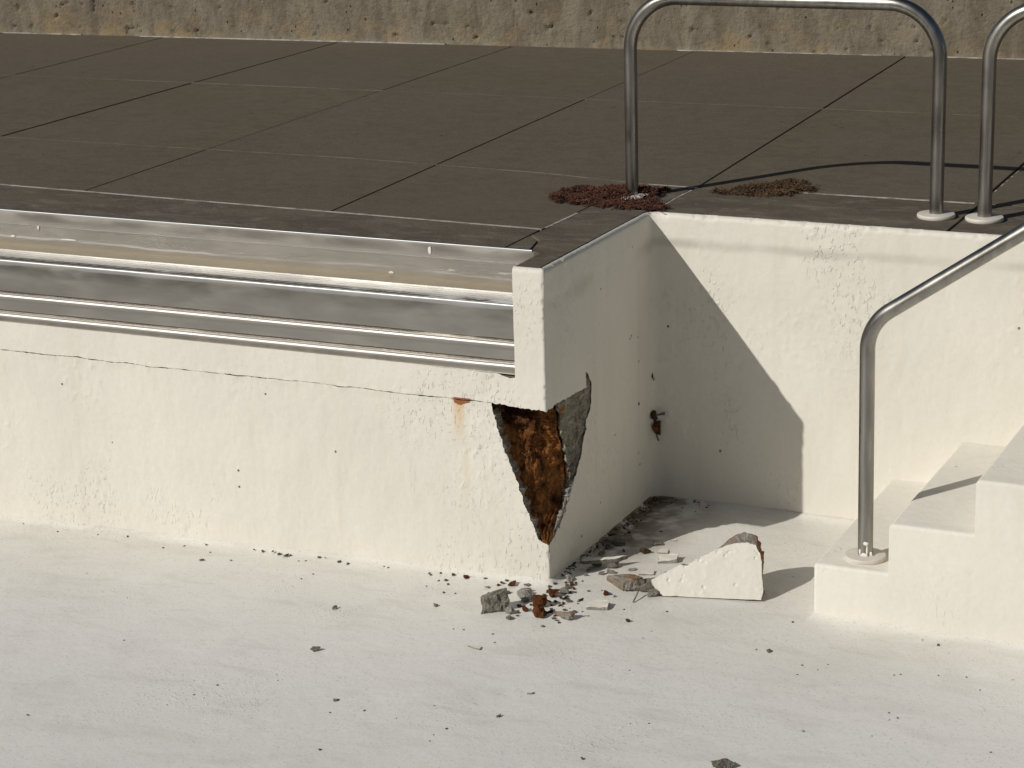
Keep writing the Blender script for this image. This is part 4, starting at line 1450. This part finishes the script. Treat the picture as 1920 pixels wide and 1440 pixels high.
for (nm, px, py, pts, t, rz, tilt, lab) in plates:
    place(nm, plate_mesh(nm, pts, t, px, (M['chip'], M['palegrey'])), None, px, py, lab, rz, tilt, 'chip', None, 0.001)

# long slab leaning on crumbs at the foot of the shaded wall, and a shorter one behind it
for (nm, pa, pb, za, zb, wdt, lab) in (('broken_slab', (1094, 1052), (1178, 1044), 0.030, 0.034, 0.015, 'long white edged slab lying in the shade at the foot of the return wall'),
                                        ('broken_slab', (1142, 1012), (1186, 1008), 0.020, 0.026, 0.03, 'short slab in the shade behind the long white edged slab')):
    A_, B_ = Vector(at(*pa, 2, za)), Vector(at(*pb, 2, zb))
    ax_ = (B_ - A_)
    L = ax_.length
    me = plate_mesh(nm, [(0, 0), (L * 0.75, -0.004), (L, 0.012), (L * 0.86, wdt), (L * 0.2, wdt * 1.1), (-0.01, wdt * 0.7)], 0.013, int(pa[0]), (M['chip'] if pa[0] < 1100 else M['grey'], M['grey']))
    o = link(nm, me, None, None, A_ - Vector((0, 0, 0.013)))
    o.rotation_euler = (0.10, -math.atan2(B_.z - A_.z, math.hypot(ax_.x, ax_.y)), math.atan2(ax_.y, ax_.x))
    tag(o, lab, 'slab')

# twig-like steel pin by the grey stone
g0, g1 = Vector(at(1197, 1108, 2, 0.022)), Vector(at(1187, 1129, 2, 0.004))
o = link('steel_pin', tube_mesh('steel_pin', [g0 - g1, (g0 - g1) * 0.5 + Vector((0.001, 0, 0.001)), Vector((0, 0, 0))], 0.0026, 8), M['grey'], None, g1)
tag(o, 'thin grey pin leaning on the speckled stone beside the fallen wedge', 'pin')

# small crumbs one can count on the open floor
crumb_me = [rand_rock('crumb', 1, 1, 0.55, 300 + k, 10, 1, 0.12) for k in range(6)]
crumb_me_r = []
for m_ in crumb_me:
    m_.materials.append(M['darkgrey'])
    c2 = m_.copy()
    c2.materials.clear()
    c2.materials.append(M['rusty'])
    crumb_me_r.append(c2)


_ORD = 'first second third fourth fifth sixth seventh eighth ninth tenth eleventh twelfth thirteenth fourteenth fifteenth sixteenth seventeenth eighteenth nineteenth'.split()
_TENS = {2: ('twentieth', 'twenty'), 3: ('thirtieth', 'thirty'), 4: ('fortieth', 'forty'), 5: ('fiftieth', 'fifty'), 6: ('sixtieth', 'sixty'), 7: ('seventieth', 'seventy')}


def ordinal(n):
    if n < 20:
        return _ORD[n - 1]
    t, u = divmod(n, 10)
    return _TENS[t][0] if u == 0 else _TENS[t][1] + '-' + _ORD[u - 1]


def ranks(spots):
    o_ = sorted(range(len(spots)), key=lambda i: (spots[i][0], spots[i][1]))
    r_ = [0] * len(spots)
    for n_, i in enumerate(o_):
        r_[i] = n_ + 1
    return r_


def crumb(px, py, w_, k, label, group, rust=False):
    me = (crumb_me_r if rust else crumb_me)[k % 6]
    o = place('crumb', me, None, px, py, label, k * 1.3, cat='crumb', group=group)
    s_ = w_ * PX
    o.scale = (s_, s_ * 1.25, s_ * 1.05)


tiny_open = [(682, 1333, 6), (619, 1336, 5), (743, 1347, 4), (600, 1406, 7), (838, 1367, 6), (813, 1378, 4), (806, 1390, 4), (1180, 1257, 4), (1182, 1357, 4), (814, 1323, 4), (53, 1341, 7), (232, 1201, 5), (314, 1322, 4), (519, 1265, 4), (521, 1276, 4), (408, 1285, 6), (363, 1303, 5), (163, 1075, 4), (239, 1121, 4), (565, 1085, 4),
             (924, 1189, 6), (870, 1181, 5), (850, 1180, 4), (928, 1205, 5), (853, 1113, 6), (800, 1099, 5), (1170, 1143, 6), (1092, 1147, 5), (1000, 1183, 3), (1418, 1218, 5), (1504, 1248, 5), (1552, 1246, 4), (1495, 1265, 5), (1533, 1256, 4), (1677, 1266, 5), (1688, 1265, 5), (1760, 1267, 5), (1812, 1270, 5), (1838, 1294, 5), (1667, 1337, 5), (1667, 1350, 4), (1683, 1347, 6), (1506, 1371, 7), (1217, 1357, 5), (1635, 1380, 4), (1251, 1147, 6), (1486, 1167, 6), (1206, 1197, 4), (1857, 1411, 5), (1730, 1200, 4), (1759, 1210, 9)]
rk = ranks(tiny_open)
for k, (px, py, w_) in enumerate(tiny_open):
    crumb(px, py, w_ * 0.85, k, 'tiny dark crumb strewn on the open sunlit floor, ' + ordinal(rk[k]) + ' from the left', 'crumbs on the open floor')
tiny_wall = [(44, 982, 4), (108, 997, 5), (184, 1003, 4), (239, 1006, 6), (306, 1028, 5), (345, 1024, 5), (379, 1051, 11), (394, 1036, 5), (434, 1051, 6), (386, 1022, 6), (477, 1031, 6), (492, 1034, 8), (512, 1034, 7), (524, 1040, 10), (536, 1043, 12), (545, 1042, 7), (560, 1052, 5), (574, 1052, 5), (598, 1045, 8), (637, 1054, 9), (652, 1058, 7), (610, 1046, 4), (804, 1075, 6), (808, 1078, 7), (826, 1075, 7), (850, 1078, 9), (837, 1089, 8), (840, 1096, 7), (832, 1112, 6), (822, 1089, 5), (910, 1085, 8), (934, 1098, 9), (943, 1094, 11), (949, 1090, 9), (588, 1077, 5), (565, 1086, 4), (728, 1064, 5), (720, 1062, 4)]
rk = ranks(tiny_wall)
for k, (px, py, w_) in enumerate(tiny_wall):
    crumb(px, py, w_, k + 2, 'tiny crumb along the foot of the sunlit pool wall, ' + ordinal(rk[k]) + ' from the left', 'crumbs along the wall foot', k in (31, 29))
crumb(874, 1083, 13, 3, 'flat reddish crumb at the wall foot left of the rubble', None, True)
tiny_pile = [(1025, 1150, 9), (1034, 1144, 10), (1042, 1130, 9), (1049, 1136, 8), (1003, 1146, 9), (995, 1135, 8), (1030, 1128, 9), (1046, 1108, 9), (1052, 1121, 9), (1076, 1105, 8), (1079, 1111, 7), (1070, 1112, 7), (1062, 1119, 8), (1056, 1131, 7), (970, 1155, 8), (976, 1138, 9), (1038, 1160, 9), (1050, 1150, 9), (1077, 1149, 9), (1085, 1128, 6), (1060, 1093, 8), (1080, 1093, 7), (1092, 1090, 6), (1048, 1168, 7), (1035, 1136, 7), (1008, 1118, 8), (972, 1150, 7), (1040, 1155, 8), (1044, 1164, 8), (1022, 1126, 8)]
rp = random.Random(77)
for _ in range(38):
    a_, b2_ = rp.gauss(0, 1), rp.gauss(0, 1)
    tiny_pile.append((round(1030 + 34 * a_, 1), round(1132 - 0.28 * 34 * a_ + 13 * b2_, 1), rp.choice((4, 5, 6, 7, 9))))
tiny_pile = [t for t in tiny_pile if not (t[0] < 1032 and t[1] < 1098)]
rk = ranks(tiny_pile)
for k, (px, py, w_) in enumerate(tiny_pile):
    crumb(px, py, w_, k + 4, 'small crumb among the rust lumps below the broken corner, ' + ordinal(rk[k]) + ' from the left', 'crumbs of the rubble pile', k % 3 == 0)

# litter washed along the foot of the shaded return wall: nobody could count it
rs = np.random.RandomState(3)
V, F = [], []
for k in range(2000):
    t = rs.rand()
    if k < 1600:
        y = 0.05 + 0.88 * rs.rand() ** 0.8
        x = 0.004 + abs(rs.randn()) * (0.008 + 0.022 * y)
    else:
        y = D - 0.005 - abs(rs.randn()) * 0.04
        x = 0.01 + rs.rand() ** 2.5 * 0.22
    if y > D - 0.006:
        continue
    r = 0.0006 + 0.0036 * rs.rand() ** 6
    z = float(floor_z(x, y))
    kk = len(V)
    a = rs.rand() * 6.3
    for m_ in range(4):
        V.append((x + r * (1.4 + rs.rand()) * math.cos(a + m_ * 1.57), y + r * (0.8 + rs.rand()) * math.sin(a + m_ * 1.57), z))
    V.append((x, y, z + r * (0.6 + 0.9 * rs.rand())))
    F += [(kk, kk + 1, kk + 4), (kk + 1, kk + 2, kk + 4), (kk + 2, kk + 3, kk + 4), (kk + 3, kk, kk + 4)]
lit = link('litter', rebase(py_mesh('litter', V, F), (0.05, 0.5, 0)), M['dirt'], None, (0.05, 0.5, 0))
tag(lit, 'brown dirt and grit washed along the foot of the shaded return wall', 'dirt')
lit['kind'] = 'stuff'
